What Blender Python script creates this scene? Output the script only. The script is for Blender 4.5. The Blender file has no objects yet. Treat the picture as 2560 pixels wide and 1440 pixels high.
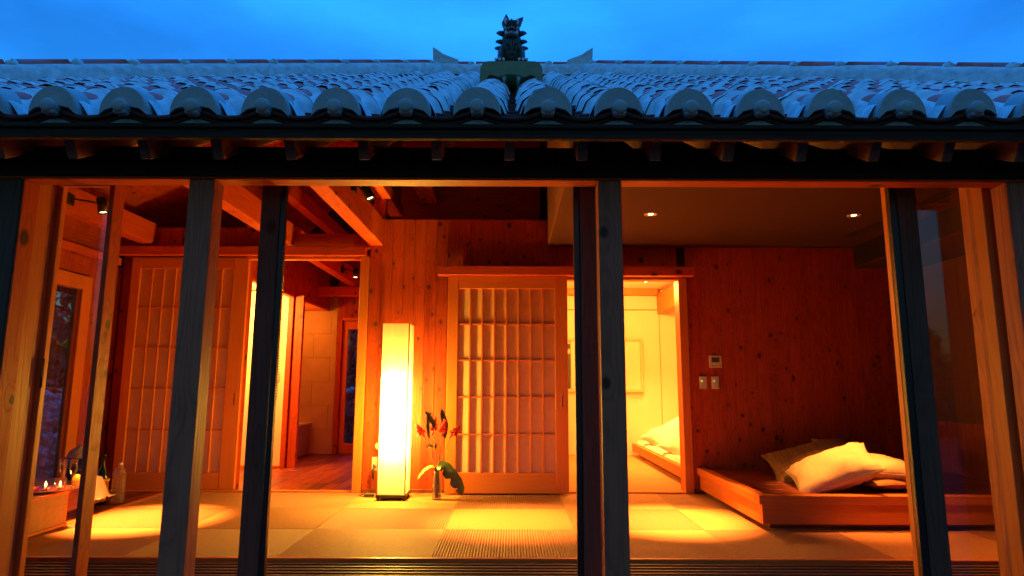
import bpy, math, random
from math import sin, cos, pi, radians as R, atan, atan2, sqrt
from mathutils import Vector, Matrix, noise as MN

random.seed(7)
S = bpy.context.scene
COL = S.collection

# ------------------------------------------------------------------ camera
cd = bpy.data.cameras.new('camera')
cam = bpy.data.objects.new('camera', cd)
COL.objects.link(cam)
cd.sensor_width = 36.0
cd.lens = 36.0 * 1568.0 / 2560.0
cd.clip_start = 0.05
cd.clip_end = 500.0
cam.matrix_world = (Matrix.Translation((0, 0, 0.96)) @ Matrix.Rotation(R(90 + 8.7), 4, 'X')
                    @ Matrix.Rotation(R(0.2), 4, 'Z'))
S.camera = cam

# ------------------------------------------------------------------ sky and exposure
W = bpy.data.worlds.new('World')
S.world = W
W.use_nodes = True
wn, wl = W.node_tree.nodes, W.node_tree.links
bg = wn['Background']
bg.inputs['Strength'].default_value = 0.82
sky = wn.new('ShaderNodeTexSky')
sky.sky_type = 'NISHITA'
sky.sun_disc = False
sky.sun_elevation = R(-1.0)
sky.sun_rotation = R(180)
tc = wn.new('ShaderNodeTexCoord')
sep = wn.new('ShaderNodeSeparateXYZ')
wl.new(tc.outputs['Generated'], sep.inputs[0])
# the blue half of the sky is ahead, the pale afterglow of the set sun behind the viewer
mr = wn.new('ShaderNodeMapRange')
mr.interpolation_type = 'SMOOTHSTEP'
mr.inputs['From Min'].default_value = 0.45
mr.inputs['From Max'].default_value = -0.55
wl.new(sep.outputs['Y'], mr.inputs['Value'])
tint = wn.new('ShaderNodeMix')
tint.data_type = 'RGBA'
tint.inputs['A'].default_value = (0.09, 1.17, 3.9, 1)
tint.inputs['B'].default_value = (0.13, 0.36, 0.74, 1)
wl.new(mr.outputs['Result'], tint.inputs['Factor'])
mul = wn.new('ShaderNodeMix')
mul.data_type = 'RGBA'
mul.blend_type = 'MULTIPLY'
mul.inputs['Factor'].default_value = 1.0
wl.new(sky.outputs[0], mul.inputs['A'])
wl.new(tint.outputs['Result'], mul.inputs['B'])
mp = wn.new('ShaderNodeMapping')
mp.inputs['Scale'].default_value = (2.2, 2.2, 6.0)
mp.inputs['Location'].default_value = (0.7, 0.3, 0.2)
wl.new(tc.outputs['Generated'], mp.inputs[0])
cn = wn.new('ShaderNodeTexNoise')
cn.inputs['Scale'].default_value = 1.6
cn.inputs['Detail'].default_value = 5.0
cn.inputs['Roughness'].default_value = 0.5
wl.new(mp.outputs[0], cn.inputs['Vector'])
cr = wn.new('ShaderNodeMapRange')
cr.inputs['From Min'].default_value = 0.36
cr.inputs['From Max'].default_value = 0.66
cr.inputs['To Min'].default_value = 0.84
cr.inputs['To Max'].default_value = 1.18
wl.new(cn.outputs['Fac'], cr.inputs['Value'])
mul2 = wn.new('ShaderNodeVectorMath')
mul2.operation = 'SCALE'
wl.new(mul.outputs['Result'], mul2.inputs[0])
zz_ = wn.new('ShaderNodeMapRange')      # the high sky stays bright: thin cloud overhead
zz_.inputs['From Min'].default_value = 0.45
zz_.inputs['From Max'].default_value = 1.0
zz_.inputs['To Min'].default_value = 1.0
zz_.inputs['To Max'].default_value = 5.5
wl.new(sep.outputs['Z'], zz_.inputs['Value'])
cz = wn.new('ShaderNodeMath'); cz.operation = 'MULTIPLY'
wl.new(cr.outputs['Result'], cz.inputs[0]); wl.new(zz_.outputs['Result'], cz.inputs[1])
wl.new(cz.outputs[0], mul2.inputs['Scale'])
wl.new(mul2.outputs[0], bg.inputs['Color'])

S.view_settings.view_transform = 'Standard'
S.view_settings.look = 'None'
S.view_settings.exposure = 0.0
S.view_settings.gamma = 1.0
S.view_settings.use_curve_mapping = False
S.render.engine = 'CYCLES'
S.cycles.use_denoising = True
S.cycles.max_bounces = 10
S.cycles.diffuse_bounces = 6
S.cycles.transparent_max_bounces = 12
S.cycles.sample_clamp_indirect = 4.0
S.cycles.caustics_reflective = False
S.cycles.caustics_refractive = False

WARM = (1.0, 0.22, 0.014)
POOL = (1.0, 0.27, 0.040)

def lamp(kind, loc, power, parent=None, radius=0.04, aim=None, size=70, blend=1.0, col=WARM, name='bulb_light'):
    l = bpy.data.lights.new(name, kind)
    l.energy = power
    l.color = col
    l.shadow_soft_size = radius
    o = bpy.data.objects.new(name, l)
    COL.objects.link(o)
    if kind == 'SPOT':
        l.spot_size = R(size)
        l.spot_blend = blend
    if aim is not None:
        d = Vector(aim) - Vector(loc)
        o.rotation_euler = d.to_track_quat('-Z', 'Y').to_euler()
    o.location = loc
    if parent is not None:
        o.parent = parent
        o.location = Vector(loc) - wpos(parent)
    return o

# ------------------------------------------------------------------ helpers
def wpos(o):
    v = Vector((0, 0, 0))
    while o is not None:
        v += Vector(o.location)
        o = o.parent
    return v

class G:
    """verts and faces gathered for one mesh"""
    def __init__(s):
        s.v, s.f, s.sm = [], [], []
    def add(s, vs, fs, smooth=False):
        b = len(s.v)
        s.v += [tuple(p) for p in vs]
        s.f += [tuple(i + b for i in f) for f in fs]
        s.sm += [smooth] * len(fs)
        return s
    def box(s, x0, x1, y0, y1, z0, z1, c=0.0):
        if c <= 0:
            vs = [(x, y, z) for x in (x0, x1) for y in (y0, y1) for z in (z0, z1)]
            return s.add(vs, [(0, 1, 3, 2), (4, 6, 7, 5), (0, 4, 5, 1), (2, 3, 7, 6), (0, 2, 6, 4), (1, 5, 7, 3)])
        c = min(c, (x1 - x0) * .45, (y1 - y0) * .45, (z1 - z0) * .45)
        lo, hi = (x0, y0, z0), (x1, y1, z1)
        vs, idx = [], {}
        for cx in (0, 1):
            for cy in (0, 1):
                for cz in (0, 1):
                    k = (cx, cy, cz)
                    base = [hi[i] if k[i] else lo[i] for i in range(3)]
                    for a in range(3):
                        p = list(base)
                        for i in range(3):
                            if i != a:
                                p[i] += -c if k[i] else c
                        idx[(k, a)] = len(vs)
                        vs.append(p)
        fs = []
        for a in range(3):
            b, d = (a + 1) % 3, (a + 2) % 3
            for sgn in (0, 1):
                def kk(u, w):
                    q = [0, 0, 0]; q[a] = sgn; q[b] = u; q[d] = w
                    return tuple(q)
                f = [idx[(kk(0, 0), a)], idx[(kk(1, 0), a)], idx[(kk(1, 1), a)], idx[(kk(0, 1), a)]]
                fs.append(f if sgn else f[::-1])
            for u in (0, 1):
                for w in (0, 1):
                    k0 = [0, 0, 0]; k0[b] = u; k0[d] = w
                    k1 = list(k0); k1[a] = 1
                    k0, k1 = tuple(k0), tuple(k1)
                    f = [idx[(k0, b)], idx[(k1, b)], idx[(k1, d)], idx[(k0, d)]]
                    fs.append(f if (u == w) else f[::-1])
        for k in [(i, j, l) for i in (0, 1) for j in (0, 1) for l in (0, 1)]:
            f = [idx[(k, 0)], idx[(k, 1)], idx[(k, 2)]]
            fs.append(f if sum(k) % 2 else f[::-1])
        return s.add(vs, fs)
    def tube(s, pts, rad, n=8, caps=True, smooth=True):
        pts = [Vector(p) for p in pts]
        rads = rad if isinstance(rad, (list, tuple)) else [rad] * len(pts)
        vs, fs = [], []
        up = None
        for i, p in enumerate(pts):
            t = (pts[min(i + 1, len(pts) - 1)] - pts[max(i - 1, 0)]).normalized()
            if up is None:
                up = t.orthogonal().normalized()
            up = (up - t * up.dot(t))
            if up.length < 1e-6:
                up = t.orthogonal()
            up.normalize()
            sd = t.cross(up)
            for k in range(n):
                a = 2 * pi * k / n
                vs.append(p + (up * cos(a) + sd * sin(a)) * rads[i])
        m = len(pts)
        for i in range(m - 1):
            for k in range(n):
                a, b = i * n + k, i * n + (k + 1) % n
                fs.append((a, b, b + n, a + n))
        s.add(vs, fs, smooth)
        if caps:
            b = len(s.v) - len(vs)
            s.f.append(tuple(b + k for k in reversed(range(n)))); s.sm.append(False)
            s.f.append(tuple(b + (m - 1) * n + k for k in range(n))); s.sm.append(False)
        return s
    def lathe(s, prof, n=24, c=(0, 0, 0), smooth=True):
        vs, fs = [], []
        for r, z in prof:
            for k in range(n):
                a = 2 * pi * k / n
                vs.append((c[0] + r * cos(a), c[1] + r * sin(a), c[2] + z))
        for i in range(len(prof) - 1):
            for k in range(n):
                a, b = i * n + k, i * n + (k + 1) % n
                fs.append((a, b, b + n, a + n))
        return s.add(vs, fs, smooth)
    def ball(s, c, r, nu=12, nv=8, jit=0.0, smooth=True, seed=0, rot=None):
        rx, ry, rz = r if isinstance(r, (list, tuple)) else (r, r, r)
        vs = []
        for i in range(nv + 1):
            t = pi * i / nv
            for k in range(nu):
                a = 2 * pi * k / nu
                d = Vector((sin(t) * cos(a), sin(t) * sin(a), cos(t)))
                q = 1 + jit * MN.noise(d * 2.3 + Vector((seed * 3.1, seed, 0)))
                p = Vector((d.x * rx * q, d.y * ry * q, d.z * rz * q))
                if rot is not None:
                    p = rot @ p
                vs.append(p + Vector(c))
        fs = []
        for i in range(nv):
            for k in range(nu):
                a, b = i * nu + k, i * nu + (k + 1) % nu
                fs.append((a, a + nu, b + nu, b))
        return s.add(vs, fs, smooth)
    def mesh(s, name):
        me = bpy.data.meshes.new(name)
        me.from_pydata([tuple(p) for p in s.v], [], s.f)
        me.polygons.foreach_set('use_smooth', s.sm)
        me.update()
        return me

def put(name, g, mat, parent=None, loc=(0, 0, 0), rot=None, kind=None, label=None):
    """link a mesh object; loc is in world metres, also when it has a parent"""
    me = g.mesh(name) if isinstance(g, G) else g
    o = bpy.data.objects.new(name, me)
    COL.objects.link(o)
    if mat is not None and len(me.materials) == 0:
        me.materials.append(mat)
    if parent is not None:
        o.parent = parent
        o.location = Vector(loc) - wpos(parent)
    else:
        o.location = loc
    if rot is not None:
        o.rotation_euler = rot
    if kind: o['kind'] = kind
    if label: o['label'] = label
    return o

def thing(name, label, cat, loc=(0, 0, 0), group=None, rz=0):
    o = bpy.data.objects.new(name, None)
    o.empty_display_size = 0.1
    COL.objects.link(o)
    o.location = loc
    o.rotation_euler = (0, 0, rz)
    o['label'] = label
    o['category'] = cat
    if group: o['group'] = group
    return o

def tag(o, label, cat, group=None):
    o['label'] = label
    o['category'] = cat
    if group: o['group'] = group
    return o

_cache = {}
def bx(name, mat, x0, x1, y0, y1, z0, z1, parent=None, c=0.003, kind=None, label=None):
    """a chamfered board with its origin at its centre; alike boards share their mesh"""
    dx, dy, dz = round(x1 - x0, 4), round(y1 - y0, 4), round(z1 - z0, 4)
    k = (dx, dy, dz, c, mat.name)
    if k not in _cache:
        me = G().box(-dx / 2, dx / 2, -dy / 2, dy / 2, -dz / 2, dz / 2, c).mesh(name)
        me.materials.append(mat)
        _cache[k] = me
    return put(name, _cache[k], None, parent, ((x0 + x1) / 2, (y0 + y1) / 2, (z0 + z1) / 2), kind=kind, label=label)

def planks(par, mat, axis, a0, a1, w, rest, name='plank', gap=0.0014, jitter=0.0015, skip=None):
    """boards laid side by side along 'axis' ('x' or 'y' or 'z'); rest = function(lo, hi) -> (x0,x1,y0,y1,z0,z1)"""
    n = max(1, round((a1 - a0) / w))
    w = (a1 - a0) / n
    for i in range(n):
        lo, hi = a0 + i * w + gap / 2, a0 + (i + 1) * w - gap / 2
        if skip and skip(lo, hi):
            continue
        bx(name, mat, *rest(lo, hi), parent=par, c=0.0025)

# ------------------------------------------------------------------ materials
def newmat(name):
    m = bpy.data.materials.new(name)
    m.use_nodes = True
    nt = m.node_tree
    return m, nt.nodes, nt.links, nt.nodes['Principled BSDF']

def plain(name, col, rough=0.6, metal=0.0, var=0.0, scale=12, bump=0.0, spec=0.5, bscale=None):
    m, N, L, P = newmat(name)
    P.inputs['Base Color'].default_value = (*col, 1)
    P.inputs['Roughness'].default_value = rough
    P.inputs['Metallic'].default_value = metal
    P.inputs['Specular IOR Level'].default_value = spec
    if var or bump:
        t = N.new('ShaderNodeTexCoord')
        oi = N.new('ShaderNodeObjectInfo')
        ad = N.new('ShaderNodeVectorMath'); ad.operation = 'MULTIPLY_ADD'
        L.new(oi.outputs['Random'], ad.inputs[0])
        ad.inputs[1].default_value = (37, 53, 71)
        L.new(t.outputs['Object'], ad.inputs[2])
        n = N.new('ShaderNodeTexNoise')
        n.inputs['Scale'].default_value = scale
        n.inputs['Detail'].default_value = 6
        L.new(ad.outputs[0], n.inputs['Vector'])
        if var:
            r = N.new('ShaderNodeMapRange')
            r.inputs['From Min'].default_value = 0.3
            r.inputs['From Max'].default_value = 0.7
            r.inputs['To Min'].default_value = 1 - var
            r.inputs['To Max'].default_value = 1 + var
            L.new(n.outputs['Fac'], r.inputs['Value'])
            v = N.new('ShaderNodeVectorMath'); v.operation = 'SCALE'
            v.inputs[0].default_value = col
            L.new(r.outputs['Result'], v.inputs['Scale'])
            L.new(v.outputs[0], P.inputs['Base Color'])
        if bump:
            b = N.new('ShaderNodeBump')
            b.inputs['Strength'].default_value = min(1, bump)
            b.inputs['Distance'].default_value = 0.01
            if bscale:
                n2 = N.new('ShaderNodeTexNoise')
                n2.inputs['Scale'].default_value = bscale
                n2.inputs['Detail'].default_value = 5
                L.new(ad.outputs[0], n2.inputs['Vector'])
                L.new(n2.outputs['Fac'], b.inputs['Height'])
            else:
                L.new(n.outputs['Fac'], b.inputs['Height'])
            L.new(b.outputs[0], P.inputs['Normal'])
    return m

def wood(name, base, dark, axis, knots=0.5, rough=0.5, contrast=1.0, pv=0.12, ks=1.0, spec=0.4):
    """timber with grain along an axis, cathedral rings, knots and a tone of its own for each board"""
    m, N, L, P = newmat(name)
    t = N.new('ShaderNodeTexCoord')
    oi = N.new('ShaderNodeObjectInfo')
    ad = N.new('ShaderNodeVectorMath'); ad.operation = 'MULTIPLY_ADD'
    L.new(oi.outputs['Random'], ad.inputs[0])
    ad.inputs[1].default_value = (37.1, 53.7, 71.3)
    L.new(t.outputs['Object'], ad.inputs[2])
    def mapped(sa, sc):
        q = N.new('ShaderNodeMapping')
        s = [sc, sc, sc]; s['xyz'.index(axis)] = sa
        q.inputs['Scale'].default_value = s
        L.new(ad.outputs[0], q.inputs['Vector'])
        return q.outputs[0]
    def math(op, a, b=None, c=None):
        q = N.new('ShaderNodeMath'); q.operation = op
        for i, x in enumerate((a, b, c)):
            if x is None: continue
            if isinstance(x, (int, float)): q.inputs[i].default_value = x
            else: L.new(x, q.inputs[i])
        return q.outputs[0]
    # knots
    vo = N.new('ShaderNodeTexVoronoi')
    vo.inputs['Scale'].default_value = 1.0
    L.new(mapped(7.0 * ks, 9.0 * ks), vo.inputs['Vector'])
    vc = N.new('ShaderNodeSeparateColor')
    L.new(vo.outputs['Color'], vc.inputs[0])
    size = math('MULTIPLY_ADD', vc.outputs[1], 0.17, 0.09)
    rel = math('DIVIDE', vo.outputs['Distance'], size)
    alive = math('LESS_THAN', vc.outputs[0], knots)
    kn = N.new('ShaderNodeMapRange')
    kn.inputs['From Min'].default_value = 1.05
    kn.inputs['From Max'].default_value = 0.55
    L.new(rel, kn.inputs['Value'])
    knot = math('MULTIPLY', kn.outputs['Result'], alive)
    halo = N.new('ShaderNodeMapRange')
    halo.inputs['From Min'].default_value = 3.2
    halo.inputs['From Max'].default_value = 0.6
    L.new(rel, halo.inputs['Value'])
    hal = math('MULTIPLY', halo.outputs['Result'], alive)
    # rings
    n1 = N.new('ShaderNodeTexNoise')
    n1.inputs['Scale'].default_value = 1.0
    n1.inputs['Detail'].default_value = 1.0
    L.new(mapped(0.55, 6.5), n1.inputs['Vector'])
    ph = math('MULTIPLY_ADD', hal, 0.10, n1.outputs['Fac'])
    ring = math('PINGPONG', math('MULTIPLY', ph, 26.0), 1.0)
    ring = math('POWER', ring, 2.2)
    n2 = N.new('ShaderNodeTexNoise')
    n2.inputs['Scale'].default_value = 1.0
    n2.inputs['Detail'].default_value = 5.0
    L.new(mapped(2.5, 70), n2.inputs['Vector'])
    n3 = N.new('ShaderNodeTexNoise')
    n3.inputs['Scale'].default_value = 1.0
    n3.inputs['Detail'].default_value = 3.0
    L.new(mapped(0.9, 3.0), n3.inputs['Vector'])
    g = math('MULTIPLY', ring, 0.42 * contrast)
    g = math('ADD', g, math('MULTIPLY', math('SUBTRACT', n2.outputs['Fac'], 0.42), 1.0 * contrast))
    g = math('ADD', g, math('MULTIPLY', math('SUBTRACT', n3.outputs['Fac'], 0.5), 0.6 * contrast))
    g = math('ADD', g, math('MULTIPLY', hal, 0.18))
    cl = N.new('ShaderNodeClamp'); L.new(g, cl.inputs[0])
    mx = N.new('ShaderNodeMix'); mx.data_type = 'RGBA'
    mx.inputs['A'].default_value = (*base, 1)
    mx.inputs['B'].default_value = (*dark, 1)
    L.new(cl.outputs[0], mx.inputs['Factor'])
    kx = N.new('ShaderNodeMix'); kx.data_type = 'RGBA'
    L.new(mx.outputs['Result'], kx.inputs['A'])
    kx.inputs['B'].default_value = (0.045, 0.016, 0.007, 1)
    L.new(math('MULTIPLY', knot, 0.92), kx.inputs['Factor'])
    sc = N.new('ShaderNodeVectorMath'); sc.operation = 'SCALE'
    L.new(kx.outputs['Result'], sc.inputs[0])
    L.new(math('MULTIPLY_ADD', oi.outputs['Random'], 2 * pv, 1 - pv), sc.inputs['Scale'])
    L.new(sc.outputs[0], P.inputs['Base Color'])
    L.new(math('MULTIPLY_ADD', cl.outputs[0], 0.15, rough), P.inputs['Roughness'])
    P.inputs['Specular IOR Level'].default_value = spec
    b = N.new('ShaderNodeBump')
    b.inputs['Strength'].default_value = 0.35
    b.inputs['Distance'].default_value = 0.003
    L.new(math('SUBTRACT', 0.0, math('ADD', cl.outputs[0], knot)), b.inputs['Height'])
    L.new(b.outputs[0], P.inputs['Normal'])
    return m

CED, CEDD = (0.44, 0.064, 0.008), (0.20, 0.019, 0.003)
W_WALL = {a: wood('cedar_wall_' + a, CED, CEDD, a, 0.95, pv=0.07) for a in 'xyz'}
POSTC, POSTD = (0.50, 0.155, 0.070), (0.22, 0.062, 0.028)
W_POST = {a: wood('cedar_post_' + a, POSTC, POSTD, a, 0.55, ks=0.7) for a in 'xyz'}
HIN, HIND = (0.68, 0.205, 0.034), (0.54, 0.130, 0.018)
W_LIGHT = {a: wood('cypress_' + a, HIN, HIND, a, 0.0, pv=0.05, contrast=0.8, rough=0.42) for a in 'xyz'}
W_BEAM = {a: wood('beam_timber_' + a, (0.62, 0.098, 0.013), (0.38, 0.042, 0.005), a, 0.4, ks=0.8, pv=0.06) for a in 'xyz'}
W_DARK = {a: wood('dark_boards_' + a, (0.22, 0.045, 0.014), (0.07, 0.014, 0.005), a, 0.03, pv=0.45, rough=0.28, spec=0.5) for a in 'xyz'}
W_STILE = {a: wood('stile_timber_' + a, (0.13, 0.08, 0.05), (0.07, 0.04, 0.026), a, 0.5, ks=0.7, spec=.2) for a in 'xyz'}
W_RAFT = wood('rafter_timber', (0.20, 0.12, 0.085), (0.11, 0.06, 0.045), 'y', 0.2)
W_OUT = {a: wood('weathered_timber_' + a, (0.055, 0.038, 0.025), (0.03, 0.02, 0.013), a, 0.2, ks=0.8, spec=0.12, rough=.7) for a in 'xyz'}
M_PLASTER = plain('cream_plaster', (0.80, 0.72, 0.55), 0.85, var=0.03, scale=3, bump=0.15, bscale=60)
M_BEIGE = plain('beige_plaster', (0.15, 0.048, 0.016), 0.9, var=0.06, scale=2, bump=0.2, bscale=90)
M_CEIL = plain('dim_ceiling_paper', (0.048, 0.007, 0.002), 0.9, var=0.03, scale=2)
M_ROOFP = plain('lime_mortar', (0.56, 0.80, 0.76), 0.95, var=0.22, scale=16, bump=0.6, bscale=55)
M_CAP = plain('smooth_mortar_cap', (0.35, 0.50, 0.47), 0.9, var=0.12, scale=10, bump=0.3, bscale=60)
M_TILE = plain('red_clay_tile', (0.62, 0.17, 0.14), 0.8, var=0.3, scale=9, bump=0.3, bscale=70)
M_PAN = plain('brown_clay_tile', (0.10, 0.034, 0.024), 0.9, var=0.25, scale=10, bump=0.3, bscale=70)
M_BLACK = plain('black_metal', (0.012, 0.012, 0.012), 0.4)
M_SOOT = plain('black_lacquer', (0.02, 0.014, 0.01), 0.35)
M_PAPER = plain('shoji_paper', (0.78, 0.58, 0.34), 0.9, var=0.04, scale=25)
M_TAT = plain('woven_rush', (0.45, 0.225, 0.085), 0.62, var=0.12, scale=60, bump=0.5, bscale=220)
M_TAT_SHADE = plain('woven_rush_shaded', (0.33, 0.165, 0.085), 0.62, var=0.12, scale=60, bump=0.5, bscale=220)  # same rush, darker: the shading of the turned weave put into colour
M_STONE = plain('limestone', (0.50, 0.50, 0.48), 0.95, var=0.3, scale=7, bump=0.8, bscale=25)
M_GROUND = plain('dark_gravel', (0.035, 0.035, 0.03), 0.95, var=0.3, scale=30, bump=0.6)
M_LEAF = plain('dark_leaves', (0.035, 0.07, 0.025), 0.6, var=0.35, scale=4)
M_BARK = plain('bark', (0.10, 0.07, 0.05), 0.9, var=0.2, scale=10)
M_CLOTH = plain('white_cloth', (0.32, 0.27, 0.24), 0.85, var=0.05, scale=10, bump=0.2, bscale=200)
M_WHITE = plain('white_plastic', (0.72, 0.68, 0.60), 0.45)
M_GREEN = plain('green_glaze', (0.20, 0.27, 0.12), 0.35, var=0.15, scale=10)
M_SHISA = plain('dark_green_glaze', (0.030, 0.052, 0.026), 0.38, var=0.7, scale=40, bump=0.7, bscale=45)
M_BROWNG = plain('brown_glaze', (0.10, 0.035, 0.02), 0.4)
M_TOOTH = plain('white_glaze', (0.75, 0.75, 0.72), 0.35)
M_PUPIL = plain('blue_glaze', (0.03, 0.06, 0.12), 0.3)
M_BATH = plain('grey_stone_tile', (0.52, 0.44, 0.34), 0.55, var=0.10, scale=5)
M_TUB = plain('stone_tub', (0.40, 0.32, 0.24), 0.5, var=0.1)
M_RED = plain('red_flower', (0.75, 0.02, 0.03), 0.5, var=0.25, scale=40)
M_PINK = plain('pink_petal', (0.80, 0.10, 0.22), 0.55, var=0.2, scale=40)
M_STEM = plain('stem', (0.16, 0.11, 0.04), 0.5)
M_GLEAF = plain('glossy_leaf', (0.05, 0.075, 0.02), 0.35, var=0.3, scale=14)
M_YLEAF = plain('pale_leaf', (0.32, 0.26, 0.07), 0.5, var=0.2, scale=14)
M_LABEL = plain('orange_label', (0.75, 0.25, 0.05), 0.5)
M_BOTG = plain('dark_green_glass', (0.008, 0.022, 0.008), 0.08, spec=0.7)
M_TRAY = plain('red_lacquer', (0.30, 0.07, 0.03), 0.2, spec=0.7)
M_BOXP = plain('woven_panel', (0.36, 0.22, 0.10), 0.7, var=0.12, scale=30, bump=0.3, bscale=150)
M_LEMON = plain('yellow_fruit', (0.75, 0.50, 0.06), 0.45)
M_SCREEN = plain('grey_display', (0.08, 0.09, 0.08), 0.2)
M_DGLASS = plain('fixture_reflector', (0.8, 0.7, 0.5), 0.15, metal=1.0)

def fabric(name, a, b, sc=1.0):
    m, N, L, P = newmat(name)
    t = N.new('ShaderNodeTexCoord')
    q = N.new('ShaderNodeMapping'); q.inputs['Scale'].default_value = (160 * sc, 6 * sc, 20)
    L.new(t.outputs['Object'], q.inputs['Vector'])
    n = N.new('ShaderNodeTexNoise'); n.inputs['Scale'].default_value = 1; n.inputs['Detail'].default_value = 4
    L.new(q.outputs[0], n.inputs['Vector'])
    q2 = N.new('ShaderNodeMapping'); q2.inputs['Scale'].default_value = (6 * sc, 200 * sc, 20)
    L.new(t.outputs['Object'], q2.inputs['Vector'])
    n2 = N.new('ShaderNodeTexNoise'); n2.inputs['Scale'].default_value = 1; n2.inputs['Detail'].default_value = 4
    L.new(q2.outputs[0], n2.inputs['Vector'])
    s = N.new('ShaderNodeMath'); s.operation = 'ADD'
    L.new(n.outputs['Fac'], s.inputs[0]); L.new(n2.outputs['Fac'], s.inputs[1])
    r = N.new('ShaderNodeMapRange'); r.inputs['From Min'].default_value = 0.75; r.inputs['From Max'].default_value = 1.3
    L.new(s.outputs[0], r.inputs['Value'])
    mx = N.new('ShaderNodeMix'); mx.data_type = 'RGBA'
    mx.inputs['A'].default_value = (*a, 1); mx.inputs['B'].default_value = (*b, 1)
    L.new(r.outputs['Result'], mx.inputs['Factor'])
    L.new(mx.outputs['Result'], P.inputs['Base Color'])
    P.inputs['Roughness'].default_value = 0.9
    bb = N.new('ShaderNodeBump'); bb.inputs['Strength'].default_value = 0.3; bb.inputs['Distance'].default_value = 0.002
    L.new(s.outputs[0], bb.inputs['Height']); L.new(bb.outputs[0], P.inputs['Normal'])
    return m
M_CREAM = fabric('cream_linen', (0.72, 0.60, 0.40), (0.58, 0.47, 0.30))
M_BROWNF = fabric('brown_linen', (0.30, 0.16, 0.08), (0.12, 0.06, 0.03), 0.5)
M_RUSTF = fabric('rust_linen', (0.42, 0.20, 0.09), (0.30, 0.13, 0.06))
M_BED = fabric('white_bedding', (0.80, 0.78, 0.72), (0.72, 0.70, 0.64))

def glass_mat(name, refl=1.0, tint=(0.92, 0.95, 0.93), rough=0.0, pw=3.2):
    m, N, L, P = newmat(name)
    N.remove(P)
    tr = N.new('ShaderNodeBsdfTransparent'); tr.inputs[0].default_value = (*tint, 1)
    gl = N.new('ShaderNodeBsdfGlossy'); gl.inputs['Roughness'].default_value = rough
    lw_ = N.new('ShaderNodeLayerWeight'); lw_.inputs['Blend'].default_value = 0.5
    pw_ = N.new('ShaderNodeMath'); pw_.operation = 'POWER'; pw_.inputs[1].default_value = pw
    L.new(lw_.outputs['Facing'], pw_.inputs[0])
    fr = N.new('ShaderNodeMath'); fr.operation = 'MULTIPLY_ADD'; fr.inputs[1].default_value = .75; fr.inputs[2].default_value = .022
    L.new(pw_.outputs[0], fr.inputs[0])
    mu = N.new('ShaderNodeMath'); mu.operation = 'MULTIPLY'; mu.inputs[1].default_value = refl
    mu.use_clamp = True
    L.new(fr.outputs[0], mu.inputs[0])
    mx = N.new('ShaderNodeMixShader')
    L.new(mu.outputs[0], mx.inputs[0]); L.new(tr.outputs[0], mx.inputs[1]); L.new(gl.outputs[0], mx.inputs[2])
    L.new(mx.outputs[0], N['Material Output'].inputs['Surface'])
    return m
M_GLASS = glass_mat('window_glass', 2.5, (.95, .96, .955))
M_VESSEL = glass_mat('clear_vessel', 1.15, (0.97, 0.96, 0.93), 0.06, 1.7)

def emit(name, col, s):
    m, N, L, P = newmat(name)
    P.inputs['Base Color'].default_value = (*col, 1)
    P.inputs['Emission Color'].default_value = (*col, 1)
    P.inputs['Emission Strength'].default_value = s
    return m
M_BULB = emit('lit_bulb', (1.0, 0.75, 0.35), 9)
M_FLAME = emit('candle_flame', (1.0, 0.62, 0.18), 14)
M_LED = emit('green_led', (0.45, 0.9, 0.15), 3)

def shade_mat():
    m, N, L, P = newmat('lamp_paper')
    N.remove(P)
    t = N.new('ShaderNodeTexCoord')
    q = N.new('ShaderNodeMapping'); q.inputs['Scale'].default_value = (40, 40, 6)
    L.new(t.outputs['Object'], q.inputs['Vector'])
    n = N.new('ShaderNodeTexNoise'); n.inputs['Scale'].default_value = 1; n.inputs['Detail'].default_value = 6
    L.new(q.outputs[0], n.inputs['Vector'])
    r = N.new('ShaderNodeMapRange'); r.inputs['To Min'].default_value = 0.72; r.inputs['To Max'].default_value = 0.98
    L.new(n.outputs['Fac'], r.inputs['Value'])
    cc = N.new('ShaderNodeCombineColor')
    for i, k in enumerate((1.0, 0.97, 0.88)):
        mm = N.new('ShaderNodeMath'); mm.operation = 'MULTIPLY'; mm.inputs[1].default_value = k
        L.new(r.outputs['Result'], mm.inputs[0]); L.new(mm.outputs[0], cc.inputs[i])
    a = N.new('ShaderNodeBsdfTranslucent'); L.new(cc.outputs[0], a.inputs['Color'])
    d = N.new('ShaderNodeBsdfDiffuse'); L.new(cc.outputs[0], d.inputs['Color'])
    x = N.new('ShaderNodeMixShader'); x.inputs[0].default_value = 0.35
    L.new(a.outputs[0], x.inputs[1]); L.new(d.outputs[0], x.inputs[2])
    tr = N.new('ShaderNodeBsdfTransparent')
    y = N.new('ShaderNodeMixShader'); y.inputs[0].default_value = 0.38
    L.new(x.outputs[0], y.inputs[1]); L.new(tr.outputs[0], y.inputs[2])
    L.new(y.outputs[0], N['Material Output'].inputs['Surface'])
    return m
M_SHADE = shade_mat()
def milky(base, amt):
    m = base.copy(); N = m.node_tree.nodes; L = m.node_tree.links
    out = N['Material Output']; src = out.inputs['Surface'].links[0].from_socket
    d = N.new('ShaderNodeBsdfDiffuse'); d.inputs[0].default_value = (.75, .72, .66, 1)
    x = N.new('ShaderNodeMixShader'); x.inputs[0].default_value = amt
    L.new(src, x.inputs[1]); L.new(d.outputs[0], x.inputs[2]); L.new(x.outputs[0], out.inputs['Surface'])
    return m
M_PET = milky(M_VESSEL, .09)
M_VASE = milky(M_VESSEL, .05)

# ================================================================== STRUCTURE
g = G().add([(-250, -250, -.5), (250, -250, -.5), (250, 250, -.5), (-250, 250, -.5)], [(0, 1, 2, 3)])
put('ground', g, M_GROUND, kind='structure')

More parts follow.
